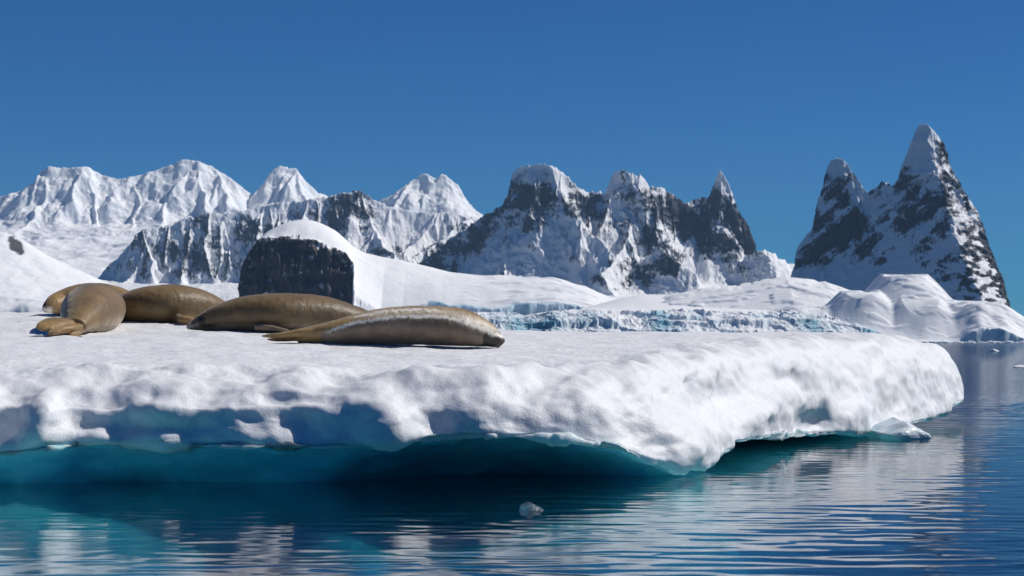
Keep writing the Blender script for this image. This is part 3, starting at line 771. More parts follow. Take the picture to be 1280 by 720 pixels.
def floe():
    pts = []; A = []
    for (px, Y, lipy, und, foot, flute) in FLOE:
        pts.append(((px - 640) / F * Y, Y)); A.append((EYE + (HOR - lipy) / F * Y, und, foot, flute))
    for (X, Y) in BACK:
        pts.append((X, Y)); A.append((0.25, 1.0, 0.5, 0.4))
    P = np.array(pts); A = np.array(A)
    n = len(P)
    # Catmull-Rom resample
    def cr(v, t):
        i = np.floor(t).astype(int) % n; f = (t - np.floor(t))[:, None]
        a, b, c, d = v[(i - 1) % n], v[i], v[(i + 1) % n], v[(i + 2) % n]
        return 0.5 * ((2 * b) + (c - a) * f + (2 * a - 5 * b + 4 * c - d) * f ** 2 + (3 * b - a - 3 * c + d) * f ** 3)
    ts = []
    nf = len(FLOE)
    for i in range(n):
        seg = np.linalg.norm(P[(i + 1) % n] - P[i])
        k = max(4, int(seg / (0.0085 if 1 <= i < nf else 0.08)))
        ts += list(i + np.arange(k) / k)
    ts = np.array(ts)
    O = cr(P, ts); AT = cr(A, ts)
    AT[:, 1:] = np.maximum(AT[:, 1:], 0)
    nc = len(ts)
    lip, und, foot, flute = AT.T
    lip = lip + 0.025 * fbm(O[:, 0] / 0.5 + O[:, 1] / 0.7, O[:, 1] * 0, 4, 911, 0.6) + 0.01 * pn(O[:, 0] / 0.09 + O[:, 1] / .1, O[:, 1] * 0, 913)
    lip = np.maximum(lip, 0.03)
    foot = foot * (1 + 0.35 * fbm(O[:, 0] / 0.9, O[:, 1] / 0.9, 3, 917))
    a = np.array(SPINE[0]); b = np.array(SPINE[1]); ab = b - a
    t = np.clip(((O - a) @ ab) / (ab @ ab), 0, 1)
    Cn = a + t[:, None] * ab
    dirv = Cn - O; dist = np.linalg.norm(dirv, axis=1); dirv /= dist[:, None]
    # rows: from the crown spine to the rim, over the shoulder, down the face, under the lip, to the waterline, below water
    s_top = np.concatenate([np.linspace(1.0, 0.35, 90), np.linspace(0.35, 0.0, 300)[1:]])     # fraction of the way
    rows = []; wet = []
    R0 = 1.0
    for s in s_top:                                    # plateau from the spine to inset R0
        u = R0 + (dist - R0) * s
        q = O + dirv * u[:, None]
        rows.append((q, u, None)); wet.append(np.zeros(nc))
    nprof = 170
    zt_rim = top_z(*(O + dirv * R0).T)
    PX = np.zeros((nprof, nc)); PZ = np.zeros((nprof, nc)); PW = np.zeros((nprof, nc))
    # control profile: (u, z)
    kk = np.exp(-np.linspace(-2, 2, 301) ** 2); kk /= kk.sum()
    lips = np.convolve(np.concatenate([lip[-150:], lip, lip[:150]]), kk, mode='valid')
    mid = lips + (zt_rim - lips) * 0.48
    cu = [R0 * np.ones(nc), 0.58 * np.ones(nc), 0.33 * np.ones(nc), 0.135 * np.ones(nc), 0.015 * np.ones(nc), 0.025 * np.ones(nc), 0.06 + 0 * und, 0.25 * und + 0.04, 0.65 * und + 0.04, und + 0.05, 0.9 * und, 0.6 * und - 0.15 * foot, 0.3 * und - 0.45 * foot, -0.8 * foot, -foot, -0.5 * foot, 2.0 + 0 * und]
    k2 = np.exp(-np.linspace(-2, 2, 241) ** 2); k2 /= k2.sum()
    zts = np.convolve(np.concatenate([zt_rim[-120:], zt_rim, zt_rim[:120]]), k2, mode='valid')
    mid = lips + (zts - lips) * 0.48
    cz = [zt_rim, 0.25 * zt_rim + 0.75 * zts - 0.05, zts - 0.16, mid + 0.02, lips + 0.085, 0.5 * (lip + lips) + 0.015, lip, lip * 0.92, lip * 0.55, -0.02 + 0 * lip, -0.12 + 0 * lip, -0.26 + 0 * lip, -0.5 + 0 * lip, -1.0 + 0 * lip, -2.0 + 0 * lip, -3.0 + 0 * lip, -3.2 + 0 * lip]
    cw = [0, 0, 0, 0, 0.0, 0.10, 0.38, 0.85, 1, 1, 1, 1, 1, 1, 1, 1, 1]
    seg = [12, 14, 24, 26, 22, 8, 10, 14, 12, 6, 8, 10, 10, 8, 4, 1]
    cu = np.array(cu); cz = np.array(cz)
    tt = np.concatenate([i + np.arange(k) / k for i, k in enumerate(seg)] + [[len(seg)]])
    nprof = len(tt)
    K = len(cu)
    def crp(v, i, f):
        g = lambda j: v[min(max(j, 0), K - 1)]
        a_, b_, c_, d_ = g(i - 1), g(i), g(i + 1), g(i + 2)
        return 0.5 * ((2 * b_) + (c_ - a_) * f + (2 * a_ - 5 * b_ + 4 * c_ - d_) * f ** 2 + (3 * b_ - a_ - 3 * c_ + d_) * f ** 3)
    V = []; W = []; kinds = []
    for (q, u, _) in rows:
        V.append(np.column_stack([q, top_z(q[:, 0], q[:, 1])]))
        W.append(np.zeros(nc)); kinds.append(0)
    for T in tt[1:]:
        i = min(int(T), K - 2); f = T - i
        u = crp(cu, i, f); z = crp(cz, i, f)
        if i >= 9: u = cu[i] * (1 - f) + cu[i + 1] * f; z = cz[i] * (1 - f) + cz[i + 1] * f
        q = O + dirv * u[:, None]
        V.append(np.column_stack([q, z])); W.append(np.full(nc, cw[i] * (1 - f) + cw[i + 1] * f)); kinds.append(1 if T < 6 else 2)
    V = np.array(V); W = np.array(W)
    nr = len(V)
    # arc coordinate along the edge, in metres
    arc = np.concatenate([[0], np.cumsum(np.linalg.norm(np.diff(O, axis=0), axis=1))])
    AR = np.broadcast_to(arc, V.shape[:2]); Z = V[..., 2]; X = V[..., 0]; Y = V[..., 1]
    r_i = np.arange(nr)[:, None]
    face = sstep(len(rows) - 6, len(rows) + 26, r_i) * (Z > -0.05)
    face = face * np.ones_like(Z)
    # lumps, melt hollows and flutes on the face: push along the outward direction
    d = np.zeros_like(Z)
    def g(px, py, rx, ry, amp, Yr=15.4):
        cx = (px - 640) / F * Yr; cz_ = EYE + (HOR - py) / F * Yr
        return amp * np.exp(-(((X - cx) / (rx / F * Yr)) ** 2 + ((Z - cz_) / (ry / F * Yr)) ** 2)) * sstep(Yr + 2.6, Yr + 1.6, Y)
    for b_ in [(18, 530, 34, 34, -.26), (100, 534, 30, 30, -.22), (165, 538, 34, 26, -.16), (250, 542, 56, 24, -.20), (375, 530, 74, 34, -.32), (60, 515, 16, 40, .08), (205, 505, 40, 22, .06), (470, 520, 26, 36, .10), (545, 530, 34, 22, -.10), (600, 505, 36, 30, .06)]:
        d = d + g(*b_)
    for b_ in [(905, 505, 70, 30, -.26, 17.6), (850, 545, 40, 40, .16, 16.4), (960, 515, 42, 26, .22, 18.9), (1030, 536, 34, 22, -.30, 21.0), (1070, 520, 30, 24, .15, 22.2), (990, 475, 30, 10, -.12, 20.5)]:
        d = d + g(*b_)
    under = (W > 0.6) * (Z > -0.3)
    V[..., :2] -= dirv[None] * (d * face * (1 - 0.6 * under))[..., None]
    # melt lumps and small drips, pushed along the true surface normal
    du = np.roll(V, -1, 1) - np.roll(V, 1, 1); dv = np.gradient(V, axis=0)
    nn = np.cross(dv, du); nn /= np.linalg.norm(nn, axis=2)[..., None] + 1e-12
    out = np.concatenate([-dirv, np.full((nc, 1), 0.6)], 1)
    nn *= np.sign((nn * out[None]).sum())
    X, Y, Z = V[..., 0].copy(), V[..., 1].copy(), V[..., 2].copy()
    lump = 0.115 * pn3(X / 0.75, Y / 0.75, Z / 0.5, 921) + 0.06 * pn3(X / 0.36, Y / 0.4, Z / 0.24, 923) + 0.020 * pn3(X / 0.17, Y / 0.2, Z / 0.11, 925) + 0.006 * pn3(X / 0.08, Y / 0.1, Z / 0.06, 927)
    flt = 0.02 * (ridged(AR / 0.42 + 0.35 * Z + 0.2 * fbm3(X, Y, Z, 2, 933), Z / 1.6, 2, 931) - 0.6) * flute[None, :]
    rowk = sstep(len(rows) - 90, len(rows) + 14, r_i)
    V += nn * ((lump * (1 - 0.4 * sstep(0.5, 3.0, X)) + flt) * rowk * (1 - 0.75 * sstep(0.3, 0.9, W)) * (Z > -0.05))[..., None]
    # softer wobble below
    lowm = (W > 0.9)
    V[..., :2] -= dirv[None] * (0.09 * fbm3(X / 0.5, Y / 0.5, Z / 0.25, 3, 941) * lowm)[..., None]
    V[..., 2] += (1 - face) * (Z > 0.2) * (0.024 * fbm(X / 0.6, Y / 0.55, 3, 951) + 0.018 * ridged(X / 0.7 + 0.3 * Y, Y / 0.45, 3, 953) + 0.0035 * fbm(X / 0.05, Y / 0.07, 2, 955))
    me = grid_mesh("ice_floe", V, closed_u=True)
    attr(me, "wet", W); attr(me, "face", face); attr(me, "sub", sstep(-0.06, -0.2, V[..., 2]))
    st = np.zeros_like(Z)
    for (sx, sy, rx, ry) in [(-4.4, 20.5, 0.7, 0.5), (-2.9, 21.2, 1.1, 0.35), (-1.4, 19.35, 1.2, 0.35), (-4.0, 22.6, 0.9, 0.5), (-5.4, 24.0, 0.8, 0.5), (-2.3, 19.4, 0.4, 0.3)]:
        st = np.maximum(st, np.exp(-((X - sx) / rx) ** 2 - ((Y - sy) / ry) ** 2))
    attr(me, "stain", st * (V[..., 2] > 0.5))
    m = M("floe_snow_and_ice")
    pos = m.pos()
    cl = m.ramp(m.noise(m.pos(1, 1, 2), 1.2, 5, 0.6), [(0.3, (0.76, 0.775, 0.80)), (0.65, (0.82, 0.825, 0.835))])
    gr = m.noise(pos, 55, 2, 0.6)
    cl = m.mix(m.ramp(gr, [(0.36, (1, 1, 1)), (0.46, (0, 0, 0))]), cl, (0.66, 0.69, 0.73))
    icec = m.ramp(m.noise(m.pos(1, 1, 1.6), 2.2, 4, 0.6), [(0.3, (0.06, 0.50, 0.62)), (0.7, (0.16, 0.68, 0.78))])
    stn = m.math("MULTIPLY", m.attr("stain"), m.ramp(m.noise(m.pos(1, 2, 1), 5, 5, 0.65), [(0.45, (0, 0, 0)), (0.7, (0.55, 0.55, 0.55))]))
    cl = m.mix(stn, cl, (0.52, 0.43, 0.30))
    icec = m.mix(m.attr("sub"), icec, (0.60, 0.82, 0.86))
    m.set(m.bsdf.inputs["Base Color"], m.mix(m.attr("wet"), cl, icec))
    m.set(m.bsdf.inputs["Roughness"], m.ramp(m.math("MAXIMUM", m.attr("wet"), m.math("MULTIPLY", m.attr("face"), 0.12)), [(0, (0.55, 0.55, 0.55)), (1, (0.22, 0.22, 0.22))]))
    m.bsdf.inputs["Specular IOR Level"].default_value = 0.35
    m.set(m.bsdf.inputs["Subsurface Weight"], m.math('ADD', m.math('MULTIPLY', m.attr("wet"), 0.55), 0.35))
    rad = m.mix(m.attr("wet"), (0.08, 0.07, 0.06), (0.08, 0.42, 0.52))
    m.set(m.bsdf.inputs["Subsurface Radius"], rad); m.bsdf.inputs["Subsurface Scale"].default_value = 1.0
    b1 = m.bump(m.noise(pos, 46, 3, 0.7), 0.40, 0.014)
    b2 = m.bump(m.noise(m.pos(0.8, 1, 0.7), 9, 4, 0.55), 0.10, 0.04, b1)
    m.set(m.bsdf.inputs["Normal"], b2)
    link("ice_floe", me, m.m, "wide flat white ice floe with undercut teal edge carrying the seals", "ice floe")
floe()

# ------------------------------------------------------------------ seals
def cr_spine(pts, n):
    pts = np.array(pts, float)
    P = np.vstack([2 * pts[0] - pts[1], pts, 2 * pts[-1] - pts[-2]])
    t = np.linspace(0, len(pts) - 1 - 1e-6, n)
    i = t.astype(int); f = (t - i)[:, None]
    a, b, c, d = P[i], P[i + 1], P[i + 2], P[i + 3]
    return 0.5 * ((2 * b) + (c - a) * f + (2 * a - 5 * b + 4 * c - d) * f ** 2 + (3 * b - a - 3 * c + d) * f ** 3)

def loft(spine, n=60, m=36, up=(0, 0, 1)):
    """spine: list of (x, y, z, half width, half height, roll) -> closed tube as (verts, quads)"""
    S = cr_spine(spine, n)
    C = S[:, :3]; T = np.gradient(C, axis=0); T /= np.linalg.norm(T, axis=1)[:, None]
    U = np.array(up, float)
    V = []
    for c, t, r in zip(C, T, S[:, 3:]):
        side = np.cross(t, U); side /= np.linalg.norm(side); nu = np.cross(side, t)
        ro = r[2] if len(r) > 2 else 0.0
        s2 = side * math.cos(ro) + nu * math.sin(ro); n2 = -side * math.sin(ro) + nu * math.cos(ro)
        for k in range(m):
            a = 2 * math.pi * k / m
            ca, sa = math.cos(a), math.sin(a)
            V.append(c + s2 * max(r[0], .002) * ca + n2 * max(r[1], .002) * sa)
    Q = []
    for i in range(n - 1):
        for k in range(m):
            Q.append((i * m + k, i * m + (k + 1) % m, (i + 1) * m + (k + 1) % m, (i + 1) * m + k))
    V.append(C[0]); V.append(C[-1])
    tri = [(len(V) - 2, (k + 1) % m, k) for k in range(m)] + [(len(V) - 1, (n - 1) * m + k, (n - 1) * m + (k + 1) % m) for k in range(m)]
    return np.array(V), Q + tri

def seal_material():
    m = M("seal_fur")
    back, belly, dark, pale = m.attr("back"), m.attr("belly"), m.attr("dark"), m.attr("pale")
    pos = m.pos()
    n1 = m.noise(pos, 4.5, 7, 0.68); n2 = m.noise(pos, 28, 4, 0.65)
    fur = m.ramp(n1, [(0.3, (0.044, 0.030, 0.015)), (0.70, (0.158, 0.105, 0.047))])
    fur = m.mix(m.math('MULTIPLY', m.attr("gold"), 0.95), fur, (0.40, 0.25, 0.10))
    grey = m.ramp(n1, [(0.3, (0.14, 0.105, 0.07)), (0.7, (0.26, 0.20, 0.145))])
    bf = m.ramp(m.math('ADD', belly, m.math('MULTIPLY', m.math('SUBTRACT', n2, 0.5), 0.55)), [(0.35, (0, 0, 0)), (0.65, (1, 1, 1))])
    c = m.mix(bf, fur, grey)
    blo = m.ramp(m.noise(pos, 2.4, 6, 0.65, 0.4), [(0.46, (0, 0, 0)), (0.64, (0.5, 0.5, 0.5))])
    c = m.mix(blo, c, (0.055, 0.038, 0.022))
    sp = m.ramp(n2, [(0.30, (1, 1, 1)), (0.38, (0, 0, 0))])
    c = m.mix(m.math('MULTIPLY', sp, 0.6), c, (0.07, 0.05, 0.035))
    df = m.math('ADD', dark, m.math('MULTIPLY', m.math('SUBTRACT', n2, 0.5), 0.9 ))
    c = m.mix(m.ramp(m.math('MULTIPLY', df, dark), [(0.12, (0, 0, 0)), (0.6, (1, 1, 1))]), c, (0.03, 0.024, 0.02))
    scar = m.ramp(m.noise(m.pos(1, 1, 2.2), 11, 3, 0.5, 1.5), [(0.485, (0, 0, 0)), (0.5, (1, 1, 1)), (0.515, (0, 0, 0))])
    c = m.mix(m.math('MULTIPLY', scar, 0.16), c, (0.42, 0.34, 0.24))
    pf = m.math('MULTIPLY', pale, m.ramp(m.noise(pos, 22, 5, 0.7, 0.6), [(0.34, (0, 0, 0)), (0.46, (1, 1, 1))]))
    c = m.mix(pf, c, (0.80, 0.74, 0.64))
    m.set(m.bsdf.inputs["Base Color"], c)
    m.bsdf.inputs["Roughness"].default_value = 0.45
    m.bsdf.inputs["Specular IOR Level"].default_value = 0.4
    m.bsdf.inputs["Sheen Weight"].default_value = 0.25
    m.bsdf.inputs["Sheen Roughness"].default_value = 0.4
    m.bsdf.inputs["Sheen Tint"].default_value = (1.0, 0.9, 0.75, 1)
    b = m.bump(m.noise(m.pos(1, 1, 1), 70, 3, 0.6), 0.45, 0.008)
    m.set(m.bsdf.inputs["Normal"], m.bump(m.noise(m.pos(1.6, 1, 0.7), 9, 4, 0.6), 0.4, 0.025, b))
    return m.m
SEAL_MAT = seal_material()

def wp(px, py, Y):
    return ((px - 640) / F * Y, Y, EYE + (HOR - py) / F * Y)

def make_seal(label, lofts, base, paint, voxel=0.0105):
    """lofts in world coordinates; the object's origin goes to base (on the snow)"""
    V = []; Q = []
    for (v, q) in lofts:
        o = sum(len(x) for x in V)
        V.append(v); Q += [tuple(i + o for i in f) for f in q]
    V = np.vstack(V) - np.array(base)
    tmp = bpy.data.meshes.new("seal_raw"); tmp.from_pydata(V.tolist(), [], Q); tmp.update()
    bm = bmesh.new(); bm.from_mesh(tmp); bmesh.ops.recalc_face_normals(bm, faces=bm.faces[:]); bm.to_mesh(tmp); bm.free()
    t = bpy.data.objects.new("seal_raw", tmp); COL.objects.link(t)
    r = t.modifiers.new("r", 'REMESH'); r.mode = 'VOXEL'; r.voxel_size = voxel
    sm = t.modifiers.new("s", 'SMOOTH'); sm.iterations = 5; sm.factor = 0.5
    dg = bpy.context.evaluated_depsgraph_get()
    me = bpy.data.meshes.new_from_object(t.evaluated_get(dg))
    bpy.data.objects.remove(t); bpy.data.meshes.remove(tmp)
    me.name = "seal"
    n = len(me.vertices)
    co = np.zeros(n * 3, dtype=np.float32); me.vertices.foreach_get("co", co); co = co.reshape(-1, 3).astype(float)
    # soft skin folds
    no = np.zeros(n * 3, dtype=np.float32); me.vertices.foreach_get("normal", no); no = no.reshape(-1, 3)
    co += no * (0.006 * fbm(co[:, 0] / 0.16 + co[:, 1] / .2, co[:, 2] / 0.12, 3, 981))[:, None]
    me.vertices.foreach_set("co", co.astype(np.float32).ravel())
    me.polygons.foreach_set("use_smooth", np.ones(len(me.polygons), dtype=bool))
    me.materials.clear()
    W = co + np.array(base)
    A = dict(back=np.zeros(n), belly=np.zeros(n), dark=np.zeros(n), pale=np.zeros(n), gold=np.zeros(n))
    PX = 640 + W[:, 0] / W[:, 1] * F
    paint(A, W, co, no)
    A["gold"] = A["gold"] + 0.18 * sstep(0.35, 0.9, no[:, 2]) * (1 - np.clip(A["belly"], 0, 1))  # upward-facing fur tinted gold to imitate light falling on the backs
    for k, v in A.items(): attr(me, k, np.clip(v, 0, 1))
    o = link("seal", me, SEAL_MAT, label, "seal", None, "seals lying on the ice floe")
    o.location = base
    return o

def bodyline(Y, pts, dy=None):
    """pts: (px, top row, bottom row, half width) seen from the boat -> spine with the right height"""
    out = []
    for i, q in enumerate(pts):
        px, t, b, hw = q[:4]
        yy = Y + (q[4] if len(q) > 4 else 0)
        x, y, zt = wp(px, t, yy); zb = wp(px, b, yy)[2]
        out.append((x, yy, (zt + zb) / 2, hw, (zt - zb) / 2, 0))
    return out

# 1: the nearest seal, on its side, hind flippers to the left, head down at the right
Y1 = 19.6
b1 = loft(bodyline(Y1, [(372, 411, 429, .09, .05), (395, 406, 430, .13, .03), (420, 400, 430, .17), (450, 391, 430, .21), (485, 384.5, 430, .25), (520, 382, 431, .27), (555, 383, 432, .27), (580, 387, 433, .24), (597, 395, 434, .19), (608, 402, 435, .145), (617, 411, 435.5, .11), (624, 419, 436, .075), (627.5, 426, 436, .04)]), 90)
f1a = loft(bodyline(Y1 - .04, [(395, 409, 421, .05), (375, 411, 421, .05), (352, 415, 423, .055), (335, 417.5, 422, .05), (326, 419.5, 421, .02)]), 30, 20)
f1b = loft(bodyline(Y1 + .06, [(398, 410, 424, .05), (380, 414, 426, .05), (358, 419, 427, .06), (342, 421.5, 426.5, .05), (333, 423.5, 425.5, .02)]), 30, 20)
f1c = loft(bodyline(Y1 - .24, [(592, 420, 432, .03), (578, 424, 434, .04), (560, 428, 435, .03), (548, 431, 434.5, .012)]), 24, 18)
def paint1(A, W, co, no):
    px = 640 + W[:, 0] / W[:, 1] * F; py = HOR - (W[:, 2] - EYE) / W[:, 1] * F
    line = np.interp(px, [380, 400, 420, 440, 465, 500, 540, 562, 580, 600, 612, 627], [421, 417, 411, 404.5, 399.5, 396, 395.5, 397, 402, 409, 415, 421])
    line = line + 2.4 * fbm(px / 9, px * 0, 2, 991) + 1.0 * pn(px / 3.3, py / 4, 992)
    d = (py - line)
    A["belly"] = sstep(-1, 1.5, d) * sstep(395, 412, px) * sstep(612, 602, px) * 1.2
    A["pale"] = np.exp(-(d / 1.9) ** 2) * 1.5 * sstep(400, 425, px) + 0.8 * sstep(560, 590, px) * sstep(622, 610, px) * sstep(3, -6, np.abs(d) - 5) + 0.55 * sstep(-16, -4, d) * sstep(0, -6, d) * sstep(440, 470, px) + 1.2 * np.exp(-((py - 1.6 * pn(px / 6.0, px * 0, 997) - np.interp(px, [430, 480, 520, 570], [399, 389, 386.5, 390])) / 1.2) ** 2) * sstep(430, 450, px) * sstep(560, 530, px)
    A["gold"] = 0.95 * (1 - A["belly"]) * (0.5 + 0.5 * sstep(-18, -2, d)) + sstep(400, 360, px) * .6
    A["dark"] = sstep(600, 611, px) * (1.1 * sstep(411, 421, py) + .35) + 0.45 * sstep(428, 432, py) + 0.4 * np.exp(-((px - 585) / 26) ** 2 - ((py - 424) / 7) ** 2) + 0.35 * sstep(420, 400, px) * sstep(420, 424, py)  # dark head and flipper markings, plus shade painted along the lower edge
make_seal("nearest seal lying on its side, golden back with pale crusty stripe and grey belly", [b1, f1a, f1b], (wp(480, 430, Y1)), paint1)

# 2: behind it, head with the dark muzzle to the left
Y2 = 21.4
b2 = loft(bodyline(Y2, [(233, 406.5, 411, .03, -.05), (238, 403, 412.5, .07, -.04), (246, 397, 413.5, .11), (258, 389, 414.5, .15), (274, 380.5, 415.5, .2), (295, 373, 416, .25), (320, 368, 416.5, .29), (348, 366.3, 417, .31), (378, 367, 417, .31, .1), (408, 371, 417, .28, .2), (436, 380, 417, .23, .3), (470, 393, 417, .16, .4), (500, 403, 416, .1, .5)]), 90)
f2 = loft(bodyline(Y2 - .30, [(318, 404, 413, .03), (334, 405, 413.5, .05), (350, 408.5, 414.5, .045), (361, 412, 415.5, .015)]), 24, 18)
def paint2(A, W, co, no):
    px = 640 + W[:, 0] / W[:, 1] * F; py = HOR - (W[:, 2] - EYE) / W[:, 1] * F
    A["belly"] = sstep(402, 409, py + 1.5 * fbm(px / 12, py * 0, 3, 993)) * sstep(250, 262, px) * 1.1
    A["dark"] = 1.3 * np.exp(-((px - 251) / 6) ** 2 - ((py - 400) / 5) ** 2) + 0.9 * np.exp(-((px - 234) / 4) ** 2 - ((py - 408) / 4) ** 2) + 0.75 * np.exp(-((px - 262) / 14) ** 2 - ((py - 407) / 4) ** 2) + 0.55 * sstep(412.5, 415.5, py) + .30 * np.exp(-((px - 292) / 20) ** 2 - ((py - 398) / 12) ** 2) + 0.6 * np.exp(-((px - 345) / 18) ** 2 - ((py - 411) / 3) ** 2)  # dark eye, muzzle and flipper; the lowest rows are painted shade
    A["pale"] = 0.35 * sstep(252, 244, px) * sstep(402, 407, py)
    A["gold"] = 0.12 + 0 * px
make_seal("brown seal just behind the nearest one, dark eyed head resting on the snow at left", [b2, f2], (wp(340, 416, Y2)), paint2)

# 3: large rounded back, lying away from the boat
Y3 = 23.0
b3 = loft([(*wp(143, 392, Y3 + .3), .12, .12, 0), (*wp(155, 388, Y3 + .15), .19, .16, 0), (*wp(172, 383, Y3), .25, .20, 0), (*wp(198, 380.5, Y3), .31, .225, 0), (*wp(222, 380.5, Y3 + .1), .32, .23, 0), (*wp(246, 383.5, Y3 + .25), .28, .21, 0), (*wp(266, 389, Y3 + .4), .22, .17, 0), (*wp(282, 396, Y3 + .6), .15, .11, 0), (*wp(294, 401, Y3 + .8), .08, .07, 0)], 80)
f3 = loft(bodyline(Y3 - .5, [(222, 396, 404, .03), (232, 394.5, 405, .05), (243, 397, 406, .045), (250, 402, 406.5, .015)]), 24, 18)
f3b = loft([(*wp(222, 398, Y3 - .15), .05, .05, 0), (*wp(228, 399, Y3 - .35), .05, .045, 0), (*wp(236, 400, Y3 - .5), .04, .04, 0)], 16, 16)
def paint3(A, W, co, no):
    px = 640 + W[:, 0] / W[:, 1] * F; py = HOR - (W[:, 2] - EYE) / W[:, 1] * F
    A["gold"] = 0.15 + 0.2 * sstep(385, 400, py) + 0.5 * np.exp(-((px - 235) / 14) ** 2 - ((py - 400) / 6) ** 2)
    A["dark"] = 0.45 * sstep(402, 406, py)  # shade painted into the fur along the bottom of the body
make_seal("large plain brown seal with a high rounded back between two other seals", [b3, f3, f3b], (wp(215, 404, Y3)), paint3)

# 4: tail towards the boat, hind flippers spread on the snow
Y4 = 20.9
b4 = loft([(*wp(93, 408, Y4 - .25), .12, .085, 0), (*wp(100, 401, Y4), .18, .14, 0), (*wp(107, 394, Y4 + .3), .26, .21, 0), (*wp(113, 389, Y4 + .65), .32, .265, 0), (*wp(118, 386, Y4 + 1.05), .335, .285, 0), (*wp(122, 384, Y4 + 1.5), .30, .26, 0), (*wp(125, 384, Y4 + 1.9), .22, .2, 0), (*wp(128, 385, Y4 + 2.2), .12, .12, 0)], 80, 40)
def flip(pts, r, n=26, m=20):
    return loft([(*wp(px, py, Y), a, b, ro) for (px, py, Y), (a, b, ro) in zip(pts, r)], n, m)
f4a = flip([(92, 407, Y4 - .15), (78, 403.5, Y4 - .30), (64, 405, Y4 - .42), (54, 409, Y4 - .5), (49, 412, Y4 - .55)], [(.09, .06, 0), (.11, .05, .3), (.115, .04, .4), (.09, .03, .4), (.04, .014, .4)])
f4b = flip([(96, 410, Y4 - .2), (84, 412, Y4 - .38), (72, 414.5, Y4 - .5), (64, 417, Y4 - .58), (60, 418, Y4 - .6)], [(.09, .055, 0), (.11, .045, -.2), (.105, .036, -.3), (.07, .026, -.2), (.03, .012, 0)])
f4c = flip([(98, 413, Y4 - .2), (92, 418, Y4 - .38), (100, 421.5, Y4 - .5), (110, 424, Y4 - .58)], [(.07, .035, 0), (.06, .022, 0), (.05, .014, 0), (.02, .008, 0)])
f4d = flip([(90, 412, Y4 - .2), (80, 415, Y4 - .4), (72, 420, Y4 - .55), (78, 422, Y4 - .6)], [(.05, .035, 0), (.05, .03, 0), (.04, .018, 0), (.02, .01, 0)])
def paint4(A, W, co, no):
    px = 640 + W[:, 0] / W[:, 1] * F; py = HOR - (W[:, 2] - EYE) / W[:, 1] * F
    edge = np.interp(py, [356, 366, 380, 395, 402], [106, 92, 82, 72, 66])
    A["belly"] = 0.75 * np.exp(-((px - edge) / 4.5) ** 2) * sstep(402, 396, py)
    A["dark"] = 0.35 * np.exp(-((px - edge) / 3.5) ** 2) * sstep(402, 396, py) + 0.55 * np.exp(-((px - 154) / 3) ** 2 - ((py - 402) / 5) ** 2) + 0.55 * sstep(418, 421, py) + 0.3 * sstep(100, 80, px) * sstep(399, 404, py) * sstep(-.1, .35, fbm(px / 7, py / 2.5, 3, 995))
    A["gold"] = 0.28 + 0.5 * sstep(395, 405, py) * sstep(110, 90, px)
    A["belly"] += 0.45 * sstep(125, 150, px) * sstep(375, 395, py)
make_seal("brown seal with its tail and folded hind flippers towards the water", [b4, f4a, f4b, f4c], (wp(100, 410, Y4 + .6)), paint4)

# 5: the farthest, only its pale face and back show behind the fourth
Y5 = 24.2
b5 = loft([(*wp(55.5, 388.5, Y5 - .25), .04, .035, 0), (*wp(59, 385.5, Y5 - .22), .08, .065, 0), (*wp(66, 381.5, Y5 - .15), .12, .105, 0), (*wp(76, 378.5, Y5), .17, .145, 0), (*wp(92, 376, Y5 + .1), .23, .185, 0), (*wp(112, 374.5, Y5 + .15), .28, .205, 0), (*wp(135, 375.5, Y5 + .15), .28, .20, 0), (*wp(156, 379.5, Y5 + .1), .24, .165, 0), (*wp(176, 385, Y5 + .1), .16, .115, 0), (*wp(196, 389, Y5 + .1), .07, .06, 0)], 80)
def paint5(A, W, co, no):
    px = 640 + W[:, 0] / W[:, 1] * F; py = HOR - (W[:, 2] - EYE) / W[:, 1] * F
    A["dark"] = 1.0 * np.exp(-((px - 55.5) / 2.2) ** 2) + 0.8 * np.exp(-((px - 62) / 1.6) ** 2 - ((py - 381) / 1.5) ** 2)
    A["pale"] = 0.9 * sstep(68, 62, px) * sstep(382, 386, py)
    A["gold"] = 0.6 + 0 * px
make_seal("farthest seal, its pale whiskered face peeping out behind the seal with spread flippers", [b5], (wp(110, 391, Y5)), paint5)

# ------------------------------------------------------------------ small ice
def ice_piece(name, loc, size, seed, mat, label, group=None, cat_="ice chunk", sub=3):
    bm = bmesh.new()
    bmesh.ops.create_icosphere(bm, subdivisions=sub, radius=1.0)
    rng = random.Random(seed)
    planes = [(Vector((rng.uniform(-1, 1), rng.uniform(-1, 1), rng.uniform(-.6, 1))).normalized(), rng.uniform(.45, .8)) for _ in range(9)]
    for v in bm.verts:
        for nrm, d in planes:
            k = v.co.dot(nrm)
            if k > d: v.co -= nrm * (k - d) * 0.9
        v.co *= 1 + 0.10 * math.sin(v.co.x * 5 + seed) * math.sin(v.co.y * 6 + 2) * math.cos(v.co.z * 5)
        v.co = Vector((v.co.x * size[0], v.co.y * size[1], v.co.z * size[2]))
    me = bpy.data.meshes.new(name); bm.to_mesh(me); bm.free()
    o = link(name, me, mat, label, cat_, None, group)
    o.location = loc
    return o

def clear_ice():
    m = M("clear_ice")
    m.bsdf.inputs["Base Color"].default_value = (0.72, 0.80, 0.84, 1)
    m.bsdf.inputs["Roughness"].default_value = 0.12
    m.bsdf.inputs["IOR"].default_value = 1.31
    m.bsdf.inputs["Transmission Weight"].default_value = 0.9
    m.set(m.bsdf.inputs["Normal"], m.bump(m.noise(m.pos(), 40, 4, 0.6), 0.6, 0.02))
    return m.m

ice_piece("ice_chunk", (0.13, 13.05, 0.012), (0.085, 0.07, 0.045), 5, clear_ice(), "small clear chunk of ice floating alone in front of the floe")

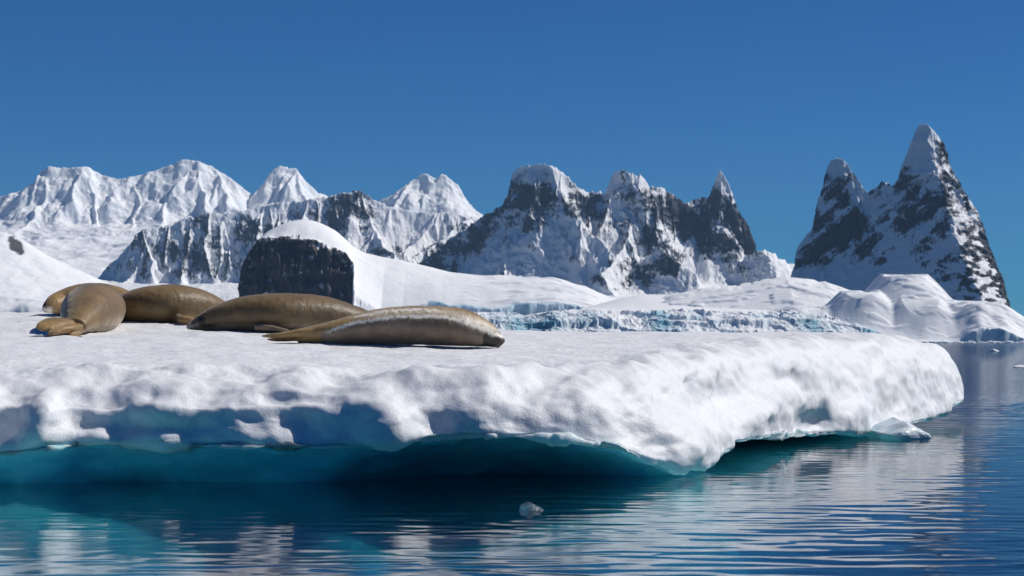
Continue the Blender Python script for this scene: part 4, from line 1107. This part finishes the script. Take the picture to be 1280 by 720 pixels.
def brash():
    rng = random.Random(4)
    bm = bmesh.new()
    u = 3000 / F
    for i in range(230):
        px = rng.uniform(1105, 1330); D = rng.uniform(2880, 3040)
        r = rng.choice((0.8, 1.2, 1.6, 2.4, 3.6)) * u * rng.uniform(.7, 1.2)
        g = bmesh.ops.create_icosphere(bm, subdivisions=1, radius=1.0)["verts"]
        for v in g:
            v.co *= rng.uniform(0.75, 1.2)
            v.co = Vector(((px - 640) / F * D + v.co.x * r * 1.5, D + v.co.y * r, v.co.z * r * 0.8 + 0.3))
    me = bpy.data.meshes.new("brash_ice"); bm.to_mesh(me); bm.free()
    m = M("brash_ice_white")
    m.set(m.bsdf.inputs["Base Color"], m.ramp(m.noise(m.pos(), 0.25, 2), [(0.35, (0.45, 0.62, 0.72)), (0.6, (0.82, 0.84, 0.86))]))
    m.bsdf.inputs["Roughness"].default_value = 0.7
    link("brash_ice", me, m.m, "broken white ice rubble floating along the foot of the shore snow", "brash ice", "stuff")
brash()

def floe_foot():
    m = M("wet_white_ice")
    m.set(m.bsdf.inputs["Base Color"], m.ramp(m.noise(m.pos(), 6, 4), [(0.35, (0.50, 0.66, 0.72)), (0.6, (0.78, 0.82, 0.84))]))
    m.bsdf.inputs["Roughness"].default_value = 0.3
    m.set(m.bsdf.inputs["Normal"], m.bump(m.noise(m.pos(), 14, 4, 0.6), 0.4, 0.03))
    f = bpy.data.objects["ice_floe"]
    o = ice_piece("ice_ledge", (4.42, 23.0, 0.05), (0.42, 0.45, 0.22), 14, m.m, None, None, None, 4)
    o.parent = f
    white = M("floating_white_ice"); white.bsdf.inputs["Base Color"].default_value = (0.8, 0.83, 0.85, 1); white.bsdf.inputs["Roughness"].default_value = 0.5
    ice_piece("ice_chunk", ((1274 - 640) / F * 88, 88, 0.02), (0.30, 0.2, 0.10), 21, white.m, "flat white scrap of ice on open water, halfway to the right shore")
    ice_piece("ice_chunk", ((1243 - 640) / F * 250, 250, 0.05), (0.7, 0.5, 0.28), 23, white.m, "tiny white ice lump on the water close to the far right shore")
floe_foot()
